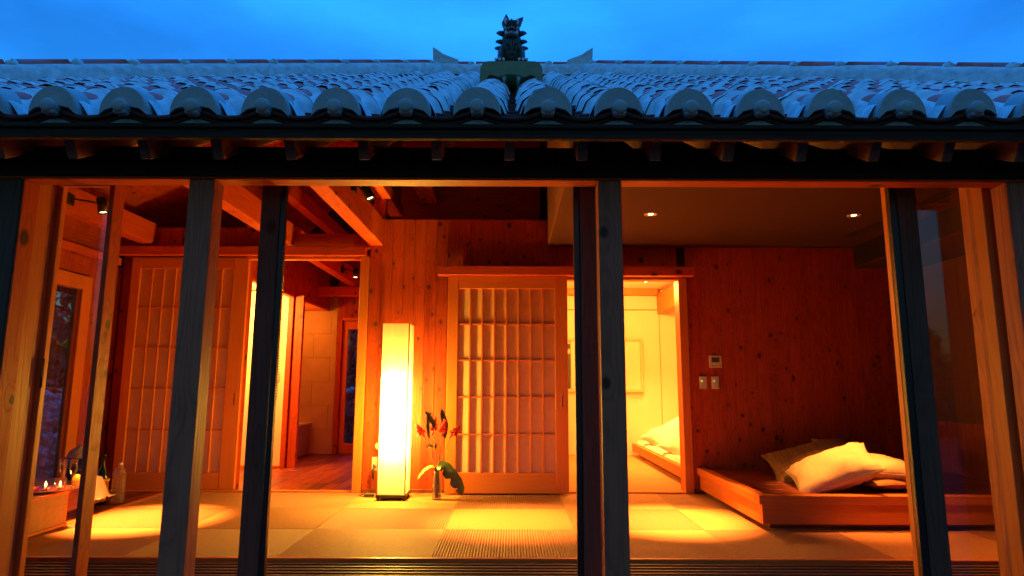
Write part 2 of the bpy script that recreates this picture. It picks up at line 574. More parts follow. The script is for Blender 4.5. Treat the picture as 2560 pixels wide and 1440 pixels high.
# ---- tatami floor: real ribs, the weave turned a quarter from mat to mat, its shading toned in
floor = bx('floor', W_DARK['y'], -3.8, 3.9, 3.66, 9.0, -0.30, -0.034, kind='structure', c=0)
def mat_mesh(wx, wy, ribs_along_y):
    g = G()
    n = 50 if ribs_along_y else 40
    L_, Wd = (wy, wx) if ribs_along_y else (wx, wy)
    e = 0.0015
    hh = 1.0 if ribs_along_y else 0.2
    prof = [(e, -0.03), (e, -0.002)]
    for i in range(n):
        a = e + (Wd - 2 * e) * (i + .18) / n
        b = e + (Wd - 2 * e) * (i + .5) / n
        c = e + (Wd - 2 * e) * (i + .82) / n
        prof += [(a, -0.0018 * hh), (b, 0.0), (c, -0.0018 * hh)]
        if i < n - 1:
            prof.append((e + (Wd - 2 * e) * (i + 1) / n, -0.0060 * hh))
    prof += [(Wd - e, -0.002), (Wd - e, -0.03)]
    vs, fs = [], []
    for s_ in (e, L_ - e):
        for a, z in prof:
            vs.append((a, s_, z) if ribs_along_y else (s_, a, z))
    m = len(prof)
    for i in range(m - 1):
        f = (i, i + 1, i + 1 + m, i + m)
        fs.append(f if not ribs_along_y else f[::-1])
    fs.append(tuple(range(m))); fs.append(tuple(range(m, 2 * m)))
    me = g.add(vs, fs).mesh('tatami_mat')
    me.materials.append(M_TAT_SHADE if ribs_along_y else M_TAT)
    return me
tat = {}
X0, TW = -3.04, 0.8655
rows = [(3.69, 4.386), (4.386, 5.09), (5.09, 5.79)]
for j, (ya, yb) in enumerate(rows):
    for i in range(8):
        xa = X0 + i * TW
        if xa > 3.8: continue
        wy = round(yb - ya, 3)
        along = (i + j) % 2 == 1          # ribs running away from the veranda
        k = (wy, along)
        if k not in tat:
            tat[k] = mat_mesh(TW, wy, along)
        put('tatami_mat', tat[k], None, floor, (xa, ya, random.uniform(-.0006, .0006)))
bx('edge_board', W_LIGHT['y'], -3.095, -3.042, 3.69, 5.79, -0.03, 0.002, floor)
planks(floor, W_DARK['y'], 'x', -3.75, -3.097, 0.11, lambda a, b: (a, b, 3.50, 5.80, -0.03, 0.0))

# corridor floor boards and bedroom mats
cfl = bx('corridor_floor', W_DARK['y'], -3.75, -1.30, 5.83, 8.86, -0.034, -0.022, kind='structure', c=0)
for i in range(21):
    xa = -3.75 + i * 0.1165
    y = 5.86 - random.random() * .6
    while y < 8.86:
        ln = random.uniform(.7, 1.2)
        a, b = max(5.86, y), min(8.86, y + ln)
        if b - a > .05:
            bx('plank', W_DARK['y'], xa + .001, xa + .1155, round(a, 1) + .001, round(b, 1) - .001, -0.022, 0.0, cfl)
        y = round(y + ln, 1)
bfl = bx('bedroom_floor', M_TAT, .30, 3.2, 5.86, 8.86, -0.034, -0.02, kind='structure', c=0)
for i in range(4):
    for j in range(4):
        bx('tatami_mat', M_TAT, .30 + i * .72 + .002, .30 + (i + 1) * .72 - .002, 5.90 + j * .74 + .002, 5.90 + (j + 1) * .74 - .002, -.02, 0, bfl)

# ---- front sill with the grooves for the sliding doors
sill = bx('threshold', W_POST['x'], -3.7, 3.8, 2.62, 3.285, -0.14, -0.022, kind='structure', c=.006)
bx('threshold_bed', W_STILE['x'], -3.7, 3.8, 3.287, 3.655, -0.14, -0.040, sill, c=0)
for k in range(7):
    y = 3.292 + k * 0.053
    bx('threshold_rail', W_STILE['x'], -3.7, 3.8, y, y + 0.022, -0.040, -0.014, sill, c=.002)
bx('threshold_lip', W_LIGHT['x'], -3.7, 3.8, 3.658, 3.688, -0.14, 0.003, sill, c=.003)

# ---- lintel, outer beam, upper track
lint = bx('lintel', W_BEAM['x'], -4.3, 4.3, 2.681, 2.776, 1.855, 1.868, kind='structure', c=.004)
bx('eave_beam', W_OUT['x'], -4.3, 4.3, 2.680, 2.776, 1.870, 2.006, lint, c=.004)
bx('upper_track', W_LIGHT['x'], -3.74, 3.80, 2.81, 3.03, 1.962, 2.01, lint, c=.003)

def post(x0, x1, label, m=None):
    o = bx('timber_post', m or W_POST['z'], x0, x1, 2.68, 2.776, -.5, 1.853, c=.004)
    return tag(o, label, 'post', 'front posts of the pavilion')
post(-2.277, -2.174, 'front post at the outer left edge of the open room, shade put into its dark timber', W_STILE['z'])  # darker timber than the other posts: shade from the wall put into colour
sb = bx('side_board', W_BEAM['z'], -2.1735, -2.166, 2.684, 2.776, -.5, 1.853, bpy.data.objects['timber_post'])  # added red facing: room light on the post's inner side put into colour
post(-1.434, -1.323, 'thick slate-blue front post before the left paper door, red on its inner side')
post(0.380, 0.483, 'thick slate-blue front post just right of the middle paper door')
post(2.192, 2.298, 'front post at the right edge, its red side facing the cushions')

# dark end walls beside the opening
for (a, b, nm) in ((-4.0, -2.28, 'left'), (2.30, 4.0, 'right')):
    w = bx('end_wall_' + nm, W_OUT['z'], a, b, 2.72, 2.776, -.5, 1.853, kind='structure', c=0)
    planks(w, W_OUT['z'], 'x', a, b, .14, lambda p, q: (p, q, 2.70, 2.719, -.5, 1.853))

# jambs
j = bx('jamb', W_LIGHT['z'], -2.33, -2.213, 2.808, 2.910, -.01, 1.961, kind='structure')
bx('jamb_strip', W_POST['z'], -2.33, -2.225, 2.912, 2.97, -.01, 1.961, j)
j = bx('jamb', W_LIGHT['z'], 2.178, 2.30, 2.808, 2.880, -.01, 1.961, kind='structure')
bx('jamb_strip', W_POST['z'], 2.189, 2.30, 2.882, 2.97, -.01, 1.961, j)

# ---- back wall of the room: cedar boards with a recessed joint
YB = 5.80
bw = bx('back_wall', W_OUT['z'], 1.63, 3.90, YB + .022, YB + .12, 0, 2.7, kind='structure', c=0)
bx('wall_core', W_OUT['z'], -1.332, -0.0, YB + .022, YB + .12, 0, 2.50, bw, c=0)
bx('wall_core', W_OUT['z'], 0.001, .497, YB + .022, YB + .12, 0, 2.50, bw, c=0)
bx('wall_core', W_OUT['z'], .498, 1.629, YB + .022, YB + .12, 1.955, 2.50, bw, c=0)
planks(bw, W_WALL['z'], 'x', -1.335, 0.34, .105, lambda a, b: (a, b, YB, YB + .02, 0, 2.505))
planks(bw, W_WALL['z'], 'x', 0.34, 0.50, .105, lambda a, b: (a, b, YB, YB + .02, 0, 2.25))
planks(bw, W_WALL['z'], 'x', 0.50, 1.55, .105, lambda a, b: (a, b, YB, YB + .02, 1.955, 2.25))
planks(bw, W_WALL['z'], 'x', 1.63, 3.82, .105, lambda a, b: (a, b, YB, YB + .02, 0, 2.25))
bx('baseboard', W_DARK['x'], -1.33, -.60, YB - .012, YB - .002, 0.0, .03, bw)
bx('door_jamb', W_LIGHT['z'], 1.552, 1.628, YB - .02, YB + .14, 0, 1.945, bw)
bx('doorstep', W_LIGHT['x'], .47, 1.63, YB - .01, YB + .10, -.02, .012, bw)
bx('door_head', W_LIGHT['x'], .50, 1.55, YB - .0, YB + .12, 1.93, 1.953, bw)

# wooden rail over the middle door, hiding its runner
rail = bx('sliding_door_rail', W_BEAM['x'], -.684, 1.672, 5.655, 5.745, 1.945, 2.030, c=.004)
tag(rail, 'long wooden rail box above the middle paper door and lit bedroom doorway', 'door rail')

# left part: lintel over the paper door and the passage
hl = bx('sliding_door_rail', W_BEAM['x'], -3.70, -1.365, 5.735, 5.80, 2.140, 2.225, c=.004)
tag(hl, 'wooden rail box over the left paper door and the passage opening', 'door rail')
lw = bx('passage_wall', W_WALL['z'], -2.56, -2.50, 5.86, 5.97, 0, 2.139, kind='structure')
bx('passage_head', W_LIGHT['x'], -2.49, -1.42, 5.81, 5.88, 2.115, 2.138, lw)
bx('passage_jamb', W_LIGHT['z'], -1.418, -1.340, 5.77, 5.93, 0, 2.138, lw)
bx('passage_step', W_LIGHT['x'], -3.70, -1.42, 5.797, 5.855, -.03, .012, lw)
planks(lw, W_WALL['z'], 'x', -3.75, -2.20, .105, lambda a, b: (a, b, 5.81, 5.83, 2.228, 2.42))
planks(lw, W_WALL['z'], 'x', -3.75, -2.57, .12, lambda a, b: (a, b, 5.955, 5.975, 0, 2.22))
bx('cross_beam', W_BEAM['x'], -3.75, -1.20, 5.835, 5.945, 2.240, 2.370, lw)
bx('strut', W_BEAM['z'], -1.33, -1.22, 5.84, 5.95, 2.375, 3.1, lw)

# ---- left wall with the glazed garden door
lwall = bx('left_wall', W_OUT['y'], -3.90, -3.78, 2.78, 4.28, -.3, 2.6, kind='structure', c=0)
bx('wall_core', W_OUT['y'], -3.90, -3.78, 5.52, 8.95, -.3, 2.6, lwall, c=0)
bx('wall_core', W_OUT['y'], -3.90, -3.78, 4.281, 5.519, 1.86, 2.6, lwall, c=0)
planks(lwall, W_WALL['z'], 'y', 5.50, 5.95, .105, lambda a, b: (-3.778, -3.755, a, b, 0, 2.05))
planks(lwall, W_WALL['z'], 'y', 2.80, 4.30, .105, lambda a, b: (-3.778, -3.755, a, b, 0, 2.05))
planks(lwall, W_WALL['z'], 'y', 4.30, 5.50, .105, lambda a, b: (-3.778, -3.755, a, b, 1.90, 2.05))
planks(lwall, W_WALL['y'], 'z', 2.125, 2.62, .12, lambda a, b: (-3.778, -3.755, 3.10, 5.80, a, b))
bx('wall_plate', W_BEAM['y'], -3.80, -3.68, 3.30, 5.81, 2.052, 2.118, lwall)
gd = thing('garden_door', 'narrow glazed door in the left wall with dark garden stones behind', 'glass door', (-3.75, 4.9, 0))
bx('door_stile', W_LIGHT['z'], -3.80, -3.72, 5.38, 5.50, 0, 1.88, gd)
bx('door_stile', W_LIGHT['z'], -3.80, -3.72, 4.30, 4.42, 0, 1.88, gd)
bx('top_rail', W_LIGHT['y'], -3.80, -3.72, 4.421, 5.379, 1.76, 1.88, gd)
bx('bottom_rail', W_LIGHT['y'], -3.80, -3.72, 4.421, 5.379, 0, .13, gd)
bx('glass_bead', W_DARK['z'], -3.775, -3.745, 5.345, 5.379, .131, 1.759, gd)
bx('pane', M_GLASS, -3.765, -3.759, 4.43, 5.344, .131, 1.759, gd, c=0)

# ---- right wall: beige plaster above a low band of boards
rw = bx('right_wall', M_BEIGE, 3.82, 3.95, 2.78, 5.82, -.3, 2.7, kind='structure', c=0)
planks(rw, W_WALL['z'], 'y', 3.50, 5.80, .105, lambda a, b: (3.80, 3.819, a, b, .20, .645))

# ---- ceiling over the right half
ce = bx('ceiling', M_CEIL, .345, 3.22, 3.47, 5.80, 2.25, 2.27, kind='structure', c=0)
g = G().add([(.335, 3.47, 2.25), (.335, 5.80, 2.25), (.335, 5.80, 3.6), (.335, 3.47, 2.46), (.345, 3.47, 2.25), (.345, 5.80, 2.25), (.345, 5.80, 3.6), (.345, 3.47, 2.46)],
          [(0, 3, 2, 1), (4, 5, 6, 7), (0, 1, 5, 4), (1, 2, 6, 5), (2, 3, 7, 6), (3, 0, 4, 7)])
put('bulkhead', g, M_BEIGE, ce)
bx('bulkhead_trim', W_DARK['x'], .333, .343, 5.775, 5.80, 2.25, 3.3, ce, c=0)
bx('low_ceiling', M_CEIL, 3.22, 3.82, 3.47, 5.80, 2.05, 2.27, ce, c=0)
bx('ceiling_trim', W_DARK['x'], .36, 3.22, 5.785, 5.799, 2.235, 2.249, ce, c=0)
bx('ceiling_trim', W_DARK['x'], 3.20, 3.82, 5.785, 5.799, 2.035, 2.049, ce, c=0)
for xg in (2.925, 2.96, 2.995):
    bx('vent_slot', M_SOOT, xg - .004, xg + .004, 3.55, 5.35, 2.2465, 2.2495, ce, c=0)
bx('vent_slot', M_SOOT, 3.215, 3.219, 3.47, 5.78, 2.06, 2.24, ce, c=0)

# ---- passage, washroom and bath behind the left opening
pw = bx('passage_side_wall', W_WALL['y'], -2.66, -2.60, 7.41, 7.52, 0, 1.999, kind='structure')
planks(pw, W_WALL['z'], 'y', 5.98, 8.86, .105, lambda a, b: (-2.62, -2.60, a, b, 2.0, 2.60))
bx('opening_head', W_LIGHT['y'], -2.66, -2.595, 5.98, 7.405, 1.97, 1.998, pw)
bx('opening_head', W_LIGHT['y'], -2.66, -2.595, 7.525, 8.86, 1.97, 1.998, pw)
bx('jamb', W_WALL['z'], -2.592, -2.49, 7.44, 7.50, 0, 1.998, pw)
bx('washroom_wall', M_PLASTER, -3.75, -2.662, 7.455, 7.50, 0, 2.05, pw, c=0)
bx('skirting', W_LIGHT['x'], -3.75, -2.662, 7.44, 7.454, 0, .025, pw)
bx('washroom_ceiling', M_PLASTER, -3.75, -2.63, 5.98, 7.45, 2.06, 2.08, pw, c=0)
bx('washroom_wall', M_PLASTER, -3.752, -3.74, 5.98, 7.44, 0, 2.06, pw, c=0)
sw = bx('light_switch', M_WHITE, -2.80, -2.73, 7.443, 7.453, .98, 1.09, c=.003)
tag(sw, 'small switch plate on the bright washroom wall in the passage', 'switch')
bath = bx('bath_wall', M_TUB, -3.75, -2.45, 8.872, 8.90, 0, 2.2, kind='structure', c=0)
zz = 0.0
for r_ in range(6):
    off = (r_ % 2) * .24
    x = -3.75 - off
    while x < -2.47:
        a, b = max(x, -3.75), min(x + .48, -2.47)
        if b - a > .03:
            bx('tile', M_BATH, round(a, 2) + .0015, round(b, 2) - .0015, 8.858, 8.872, zz + .0015, zz + .3285, bath, c=.002)
        x += .48
    zz += .33
bx('bath_ceiling', W_LIGHT['x'], -3.75, -2.63, 7.51, 8.85, 1.975, 1.995, bath, c=0)
tub = thing('bathtub', 'stone-clad bathtub edge seen through the passage beside the tiled wall', 'bathtub', (-3.2, 8.35, 0))
bx('tub_side', M_TUB, -3.5, -2.78, 7.90, 8.84, 0, .40, tub, c=.01)
bx('tub_rim', M_WHITE, -3.5, -2.76, 7.88, 8.85, .401, .43, tub, c=.008)
fw_ = bx('far_wall', W_WALL['z'], -2.468, -2.40, 8.86, 8.93, 0, 1.88, kind='structure')
planks(fw_, W_WALL['z'], 'x', -2.47, .30, .105, lambda a, b: (a, b, 8.86, 8.88, 1.881, 3.1))
planks(fw_, W_WALL['z'], 'x', -1.66, -1.30, .105, lambda a, b: (a, b, 8.86, 8.88, 0, 1.88))
bx('door_head', W_LIGHT['x'], -2.399, -1.66, 8.85, 8.93, 1.84, 1.88, fw_)
xd = thing('back_door', 'glazed back door at the end of the passage, stones outside', 'glass door', (-2.0, 8.9, 0))
bx('door_stile', W_LIGHT['z'], -2.396, -2.325, 8.90, 8.94, 0, 1.835, xd)
bx('door_stile', W_LIGHT['z'], -1.75, -1.67, 8.90, 8.94, 0, 1.835, xd)
bx('top_rail', W_LIGHT['x'], -2.324, -1.751, 8.90, 8.94, 1.72, 1.835, xd)
bx('bottom_rail', W_LIGHT['x'], -2.324, -1.751, 8.90, 8.94, 0, .14, xd)
bx('pane', M_GLASS, -2.324, -1.751, 8.915, 8.921, .141, 1.719, xd, c=0)
pr = bx('passage_right_wall', W_WALL['z'], -1.30, -1.24, 5.94, 8.86, 0, 2.5, kind='structure', c=0)
bx('back_closure_wall', W_OUT['x'], -3.9, -2.475, 8.95, 9.02, -.5, 3.2, kind='structure', c=0)
bx('back_closure_wall', W_OUT['x'], -2.474, -1.65, 8.95, 9.02, 1.86, 3.2, kind='structure', c=0)
bx('back_closure_wall', W_OUT['x'], -1.649, 3.9, 8.95, 9.02, -.5, 3.2, kind='structure', c=0)
bx('attic_beam', W_BEAM['y'], -.98, -.80, 5.96, 6.62, 2.88, 3.03, kind='structure')
bx('attic_ledge', W_WALL['x'], -1.20, .30, 6.55, 6.62, 2.46, 3.7, kind='structure', c=0)

# ---- bedroom
bd = bx('bedroom_wall', M_PLASTER, .24, 3.25, 8.86, 8.93, 0, 2.3, kind='structure', c=0)
bx('bedroom_wall', M_PLASTER, .20, .25, 5.93, 8.86, 0, 2.3, bd, c=0)
bx('bedroom_wall', M_PLASTER, 3.20, 3.25, 5.93, 8.86, 0, 2.3, bd, c=0)
bx('bedroom_wall', M_PLASTER, .25, .497, 5.925, 5.94, 0, 2.3, bd, c=0)
bx('bedroom_wall', M_PLASTER, 1.63, 3.20, 5.925, 5.94, 0, 2.3, bd, c=0)
bx('bedroom_ceiling', M_PLASTER, .20, 3.25, 5.93, 8.93, 2.29, 2.31, bd, c=0)
bx('picture_rail', W_LIGHT['x'], .25, 2.06, 8.845, 8.859, 2.00, 2.012, bd)
bx('beam', W_LIGHT['x'], .26, 2.04, 8.70, 8.80, 2.20, 2.288, bd)
bx('beam', W_LIGHT['y'], 2.06, 2.22, 5.95, 8.85, 1.95, 2.228, bd)
bx('wall_joint', W_LIGHT['z'], 2.085, 2.09, 8.853, 8.859, 0, 1.95, bd, c=0)
M_PALE = plain('pale_frame', (0.80, 0.56, 0.32), 0.6)
bwin = thing('bedroom_window', 'window with pale frame on the far bedroom wall, half of it dark glass', 'window', (1.1, 8.85, .85))
bx('frame_side', M_PALE, 1.80, 1.835, 8.81, 8.858, .855, 1.60, bwin)
bx('frame_side', M_PALE, .42, .455, 8.81, 8.858, .855, 1.60, bwin)
bx('frame_top', M_PALE, .456, 1.799, 8.81, 8.858, 1.565, 1.60, bwin)
bx('frame_bottom', M_PALE, .456, 1.799, 8.81, 8.858, .855, .895, bwin)
bx('frame_rail', M_PALE, .456, .82, 8.82, 8.855, 1.38, 1.41, bwin)
bx('pane', M_SCREEN, .456, .82, 8.84, 8.85, .896, 1.379, bwin, c=0)
bx('pane', M_SCREEN, .456, .82, 8.84, 8.85, 1.45, 1.52, bwin, c=0)
bx('blind', M_PLASTER, .83, 1.799, 8.835, 8.848, .896, 1.564, bwin, c=0)

# ---- hanging beams in the room
def beam(x0, x1, y0, y1, z0, z1, label):
    o = bx('ceiling_beam', W_BEAM['y'], x0, x1, y0, y1, z0, z1, c=.004)
    return tag(o, label, 'beam', 'open ceiling beams of the left room')
beam(-3.49, -3.37, 3.57, 5.795, 2.25, 2.45, 'ceiling beam nearest the left wall, carrying the first black spotlight')
beam(-2.18, -2.07, 3.57, 8.50, 2.25, 2.45, 'long ceiling beam that passes over the passage opening')
beam(-1.345, -1.22, 3.57, 5.83, 2.25, 2.50, 'wide bright ceiling beam ending at the board wall above the paper lamp')
beam(-2.36, -2.25, 4.9, 8.5, 2.84, 3.00, 'upper roof purlin behind the passage beam')
beam(-1.30, -1.17, 4.9, 6.50, 2.72, 2.84, 'upper purlin above the wide bright beam')
beam(-2.60, -1.30, 8.30, 8.42, 2.12, 2.24, 'short cross beam at the far end of the passage')

# hip ceiling boards over the left side
SL = 0.55
hc = bx('hip_ceiling', W_WALL['y'], -3.80, -3.795, 3.4, 8.9, 2.45, 2.46, kind='structure', c=0)
A_HIP = atan(SL)
nb = 16
for i in range(nb):
    xa = -3.78 + i * .165
    zc = 1.90 + SL * (xa + .08 + 4.94)
    y_start = 2.5 + (zc - 1.90) / SL + .02
    y_start = max(3.3, round(y_start, 2))
    me = G().box(-.093, .093, -(8.9 - y_start) / 2, (8.9 - y_start) / 2, -.009, .009, .003).mesh('ceiling_board')
    me.materials.append(W_WALL['y'])
    put('ceiling_board', me, None, hc, (xa + .08, (8.9 + y_start) / 2, zc), rot=(0, -A_HIP, 0))

# ================================================================== ROOF
AR = atan(SL)
roof = thing('tiled_roof', 'hipped roof of red clay tiles set in pale lime mortar', 'roof', (0, 2.4, 2.0))
roof['kind'] = 'thing'
YE, ZE = 2.40, 2.045       # eave line at the tile bed
HX, HY = 0.84, 6.50        # ridge end and ridge depth
CX = HX + (HY - YE)
def zr(y): return ZE + SL * (y - YE)
# deck under the tiles, closed on all four sides
d = .085
g = G()
P0 = [(-CX, YE, ZE - d), (CX, YE, ZE - d), (CX, 2 * HY - YE, ZE - d), (-CX, 2 * HY - YE, ZE - d), (-HX, HY, zr(HY) - d), (HX, HY, zr(HY) - d)]
P1 = [(x, y, z - .025) for x, y, z in P0]
fs = [(0, 1, 5, 4), (1, 2, 5), (2, 3, 4, 5), (3, 0, 4)]
g.add(P0 + P1, fs + [tuple(i + 6 for i in f[::-1]) for f in fs] + [(i, i + 6, (i + 1) % 4 + 6, (i + 1) % 4) for i in range(4)])
put('roof_deck', g, W_OUT['y'], roof)

# cover tiles, each with its mortar
def plaster_mesh(seed, hole=True):
    rnd = random.Random(seed)
    nu, nt = 14, 20
    hu, ht, hc_ = rnd.uniform(.22, .33), rnd.uniform(.65, 1.05), rnd.uniform(.46, .56)
    Lp = 0.280
    g = G()
    vs = []
    for i in range(nu + 1):
        u = i / nu
        bul = 0.5 + 0.5 * cos(2 * pi * u)
        for k in range(nt + 1):
            th = pi * (k / nt)
            r = .067 + .019 * bul ** 1.5
            flare = max(0, abs(cos(th)) - .75) * .10
            r += flare * (.8 if not hole else 1) + .004 * MN.noise(Vector((u * 5 + seed * 7, th * 3, seed)))
            low = .030 if k in (0, nt) else 0
            vs.append((-cos(th) * (r + low * .5), u * Lp, sin(th) * r * 1.0 - .006 - low))
    fs = []
    for i in range(nu):
        for k in range(nt):
            uc = (i + .5) / nu; tcn = ((k + .5) / nt - .5) * pi
            if hole and ((uc - hc_) / hu) ** 2 + (tcn / ht) ** 2 + .5 * MN.noise(Vector((uc * 6 + seed * 5, tcn * 2, 1))) < 1 and not False:
                continue
            a = i * (nt + 1) + k
            fs.append((a, a + 1, a + nt + 2, a + nt + 1))
    g.add(vs, fs, True)
    me = g.mesh('mortar')
    me.materials.append(M_ROOFP)
    return me
def cover_mesh():
    g = G()
    nt = 10
    vs, fs = [], []
    for i, (y, r) in enumerate(((0, .072), (.14, .072), (.27, .064))):
        for k in range(nt + 1):
            th = pi * k / nt
            vs.append((-cos(th) * r, y, sin(th) * r - .004))
    for i in range(2):
        for k in range(nt):
            a = i * (nt + 1) + k
            fs.append((a, a + 1, a + nt + 2, a + nt + 1))
    me = g.add(vs, fs, True).mesh('cover_tile')
    me.materials.append(M_TILE)
    return me
def pan_mesh():
    g = G()
    n = 8
    vs = []
    for y, dz in ((0, .010), (.235, -.004)):
        for t in (0, -.013):
            for k in range(n + 1):
                q = k / n * 2 - 1
                vs.append((q * .112, y, .016 * q * q * 2.4 - .036 + dz + t))
    m = n + 1
    fs = []
    for k in range(n):
        fs.append((k, k + 1, 2 * m + k + 1, 2 * m + k))
        fs.append((m + k + 1, m + k, 3 * m + k, 3 * m + k + 1))
        fs.append((k + 1, k, m + k, m + k + 1))
    me = g.add(vs, fs, True).mesh('pan_tile')
    me.materials.append(M_PAN)
    return me
PLS = [plaster_mesh(s) for s in range(7)]
PL0 = plaster_mesh(9, False)
COV, PAN = cover_mesh(), pan_mesh()
PITCH, EXP = 0.2845, 0.262 * cos(AR)
cells, pans = [], []
for i in range(-18, 18):
    x = (i + .5) * PITCH
    yt = HY - max(0, abs(x) - HX) - .06
    n = int((yt - YE) / EXP)
    for k in range(n):
        cells.append((x, YE + .02 + k * EXP, k))
for i in range(-17, 18):
    x = i * PITCH
    yt = HY - max(0, abs(x) - HX) - .06
    n = int((yt - YE) / .16)
    for k in range(n):
        pans.append((x, YE + .0 + k * .16, k))
def near(c): return abs(c[0]) / .87 + c[1] * .45
cells.sort(key=lambda c: (abs(c[0]) > .87 * c[1] + .25, c[1]))
pans.sort(key=lambda c: (abs(c[0]) > .87 * c[1] + .25, c[1] * .35 + abs(c[0])))
rest_m, rest_c, rest_p = G(), G(), G()
def into(G_, me, M):
    G_.add([M @ v.co for v in me.vertices], [tuple(p.vertices) for p in me.polygons], True)
for q, (x, y, k) in enumerate(cells):
    dr = random.uniform(-.02, .02)
    pm = PL0 if k == 0 else random.choice(PLS)
    if q < 300:
        o = put('cover_tile', COV, None, roof, (x, y, zr(y)), rot=(AR + dr * .4, 0, dr))
        s = bpy.data.objects.new('mortar', pm); COL.objects.link(s); s.parent = o
    else:
        M = Matrix.Translation((x, y, zr(y))) @ Matrix.Rotation(dr, 4, 'Z') @ Matrix.Rotation(AR + dr * .4, 4, 'X')
        into(rest_c, COV, M); into(rest_m, pm, M)
for q, (x, y, k) in enumerate(pans):
    if q < 300:
        put('pan_tile', PAN, None, roof, (x, y, zr(y) + random.uniform(-.002, .002)), rot=(AR, 0, 0))
    else:
        into(rest_p, PAN, Matrix.Translation((x, y, zr(y))) @ Matrix.Rotation(AR, 4, 'X'))
put('far_cover_tiles', rest_c, M_TILE, roof, kind='stuff')
put('far_mortar', rest_m, M_ROOFP, roof, kind='stuff')
put('far_pan_tiles', rest_p, M_PAN, roof, kind='stuff')

# eave ends: mortar discs, round plugs, sagging tile lips and mortar wedges
g = G()
prof = []
n = 18
out = [(-cos(pi * k / n) * .097, sin(pi * k / n) * .108 - (.014 if k in (0, n) else 0)) for k in range(n + 1)]
inn = [(.097 - .194 * k / 8, .022 * (1 - (abs(k - 4) / 4) ** 1.4)) for k in range(1, 8)]
ring = out + inn
cx_, cz_ = 0, .055
m = len(ring)
vs = [(x, -.016, z) for x, z in ring] + [(x * .93 + 0, -.024, cz_ + (z - cz_) * .93) for x, z in ring] + [(x * .95, .075, z * .95 + .035) for x, z in ring]
fs = [(k, (k + 1) % m, (k + 1) % m + m, k + m) for k in range(m)] + [((k + 1) % m, k, k + 2 * m, (k + 1) % m + 2 * m) for k in range(m)]
b = 3 * m
# front face as strips between outer arc and inner curve
g.add(vs, fs + [tuple(m + k for k in range(m))[::-1]])
CAP = g.mesh('end_cap'); CAP.materials.append(M_CAP)
g = G().lathe([(0.0, -.03), (.020, -.03), (.026, -.026), (.029, -.018), (.029, .03)], 16)
g.v = [(x, z, y) for x, y, z in g.v]
g.f = [f[::-1] for f in g.f]
g.box(-.024, .024, -.02, .02, -.032, -.004, .006)
PLUG = g.mesh('plug'); PLUG.materials.append(M_CAP)
g = G()
n = 12
vs, fs = [], []
for y in (-.012, .06):
    for k in range(n + 1):
        q = k / n * 2 - 1
        sag = -.030 * (1 - q * q)
        vs += [(q * .125, y, sag - .004), (q * .125, y, sag - .022)]
for k in range(n):
    a = 2 * k; c_ = 2 * (n + 1)
    fs += [(a, a + 1, a + 3, a + 2), (a + c_, a + c_ + 2, a + c_ + 3, a + c_ + 1), (a, a + 2, a + c_ + 2, a + c_), (a + 1, a + c_ + 1, a + c_ + 3, a + 3)]
LIP = g.add(vs, fs, True).mesh('tile_lip'); LIP.materials.append(M_PAN)
vs, fs = [], []
for y in (0, .05):
    for k in range(n + 1):
        q = k / n * 2 - 1
        vs += [(q * .135, y, .036 * max(0, 1 - q * q) ** 1.3 - .072), (q * .135, y, -.074)]
for k in range(n):
    a = 2 * k; c_ = 2 * (n + 1)
    fs += [(a, a + 1, a + 3, a + 2), (a, a + 2, a + c_ + 2, a + c_)]
WEDGE = G().add(vs, fs, True).mesh('eave_mortar'); WEDGE.materials.append(M_CAP)
for i in range(-17, 17):
    x = (i + .5) * PITCH
    z = zr(YE)
    put('end_cap', CAP, None, roof, (x, YE + random.uniform(-.002, .002), z - .008 + random.uniform(-.003, .003)), rot=(0, random.uniform(-.04, .04), 0))
    put('plug', PLUG, None, roof, (x, YE - .028, z + .006 + random.uniform(-.002, .002)))
    put('eave_mortar', WEDGE, None, roof, (x, YE + .008, z + .008))
    put('tile_lip', LIP, None, roof, (i * PITCH, YE + .0, z + .012))
    put('tile_lip', LIP, None, roof, (i * PITCH, YE + .014, z - .004))

# fascia and rafters
bx('fascia_board', W_OUT['x'], -CX, CX, YE + .0, YE + .03, 1.935, 1.972, roof, c=.003)
bx('fascia_board', W_OUT['x'], -CX, CX, YE - .012, YE + .02, 1.974, 1.992, roof, c=.003)
for i in range(-15, 16):
    x = i * .306 - .012
    ytop = min(6.4, HY - max(0, abs(x) - HX) - .1)
    ln = (ytop - 2.5) / cos(AR)
    if ln < .3: continue
    ln = round(ln, 2)
    key = ('rafter', ln)
    if key not in _cache:
        me = G().box(-.0225, .0225, 0, ln, -.095, 0, .003).mesh('rafter')
        me.materials.append(W_RAFT); _cache[key] = me
    put('rafter', _cache[key], None, roof, (x, 2.48, 1.972), rot=(AR, 0, 0))

# hip ridges and the main ridge
def sweep(p0, p1, w, h, seed, steps=40, jit=.012):
    """a rounded mortar bank from p0 to p1"""
    p0, p1 = Vector(p0), Vector(p1)
    dr = (p1 - p0); L_ = dr.length; dr.normalize()
    side = dr.cross(Vector((0, 0, 1))).normalized()
    prof = [(-.62, -.10), (-.58, .15), (-.52, .5), (-.42, .78), (-.25, .95), (0, 1.0), (.25, .95), (.42, .78), (.52, .5), (.58, .15), (.62, -.10)]
    vs, fs = [], []
    for i in range(steps + 1):
        p = p0 + dr * (L_ * i / steps)
        for a, b in prof:
            q = p + side * (a * w) + Vector((0, 0, b * h))
            nz = MN.noise(q * 3.1 + Vector((seed, 0, 0))) * jit
            vs.append(q + side * nz + Vector((0, 0, nz * .6)))
    m = len(prof)
    for i in range(steps):
        for k in range(m - 1):
            a = i * m + k
            fs.append((a, a + m, a + m + 1, a + 1))
    return G().add(vs, fs + [tuple(range(m)), tuple(range(steps * m, steps * m + m))[::-1]], True)
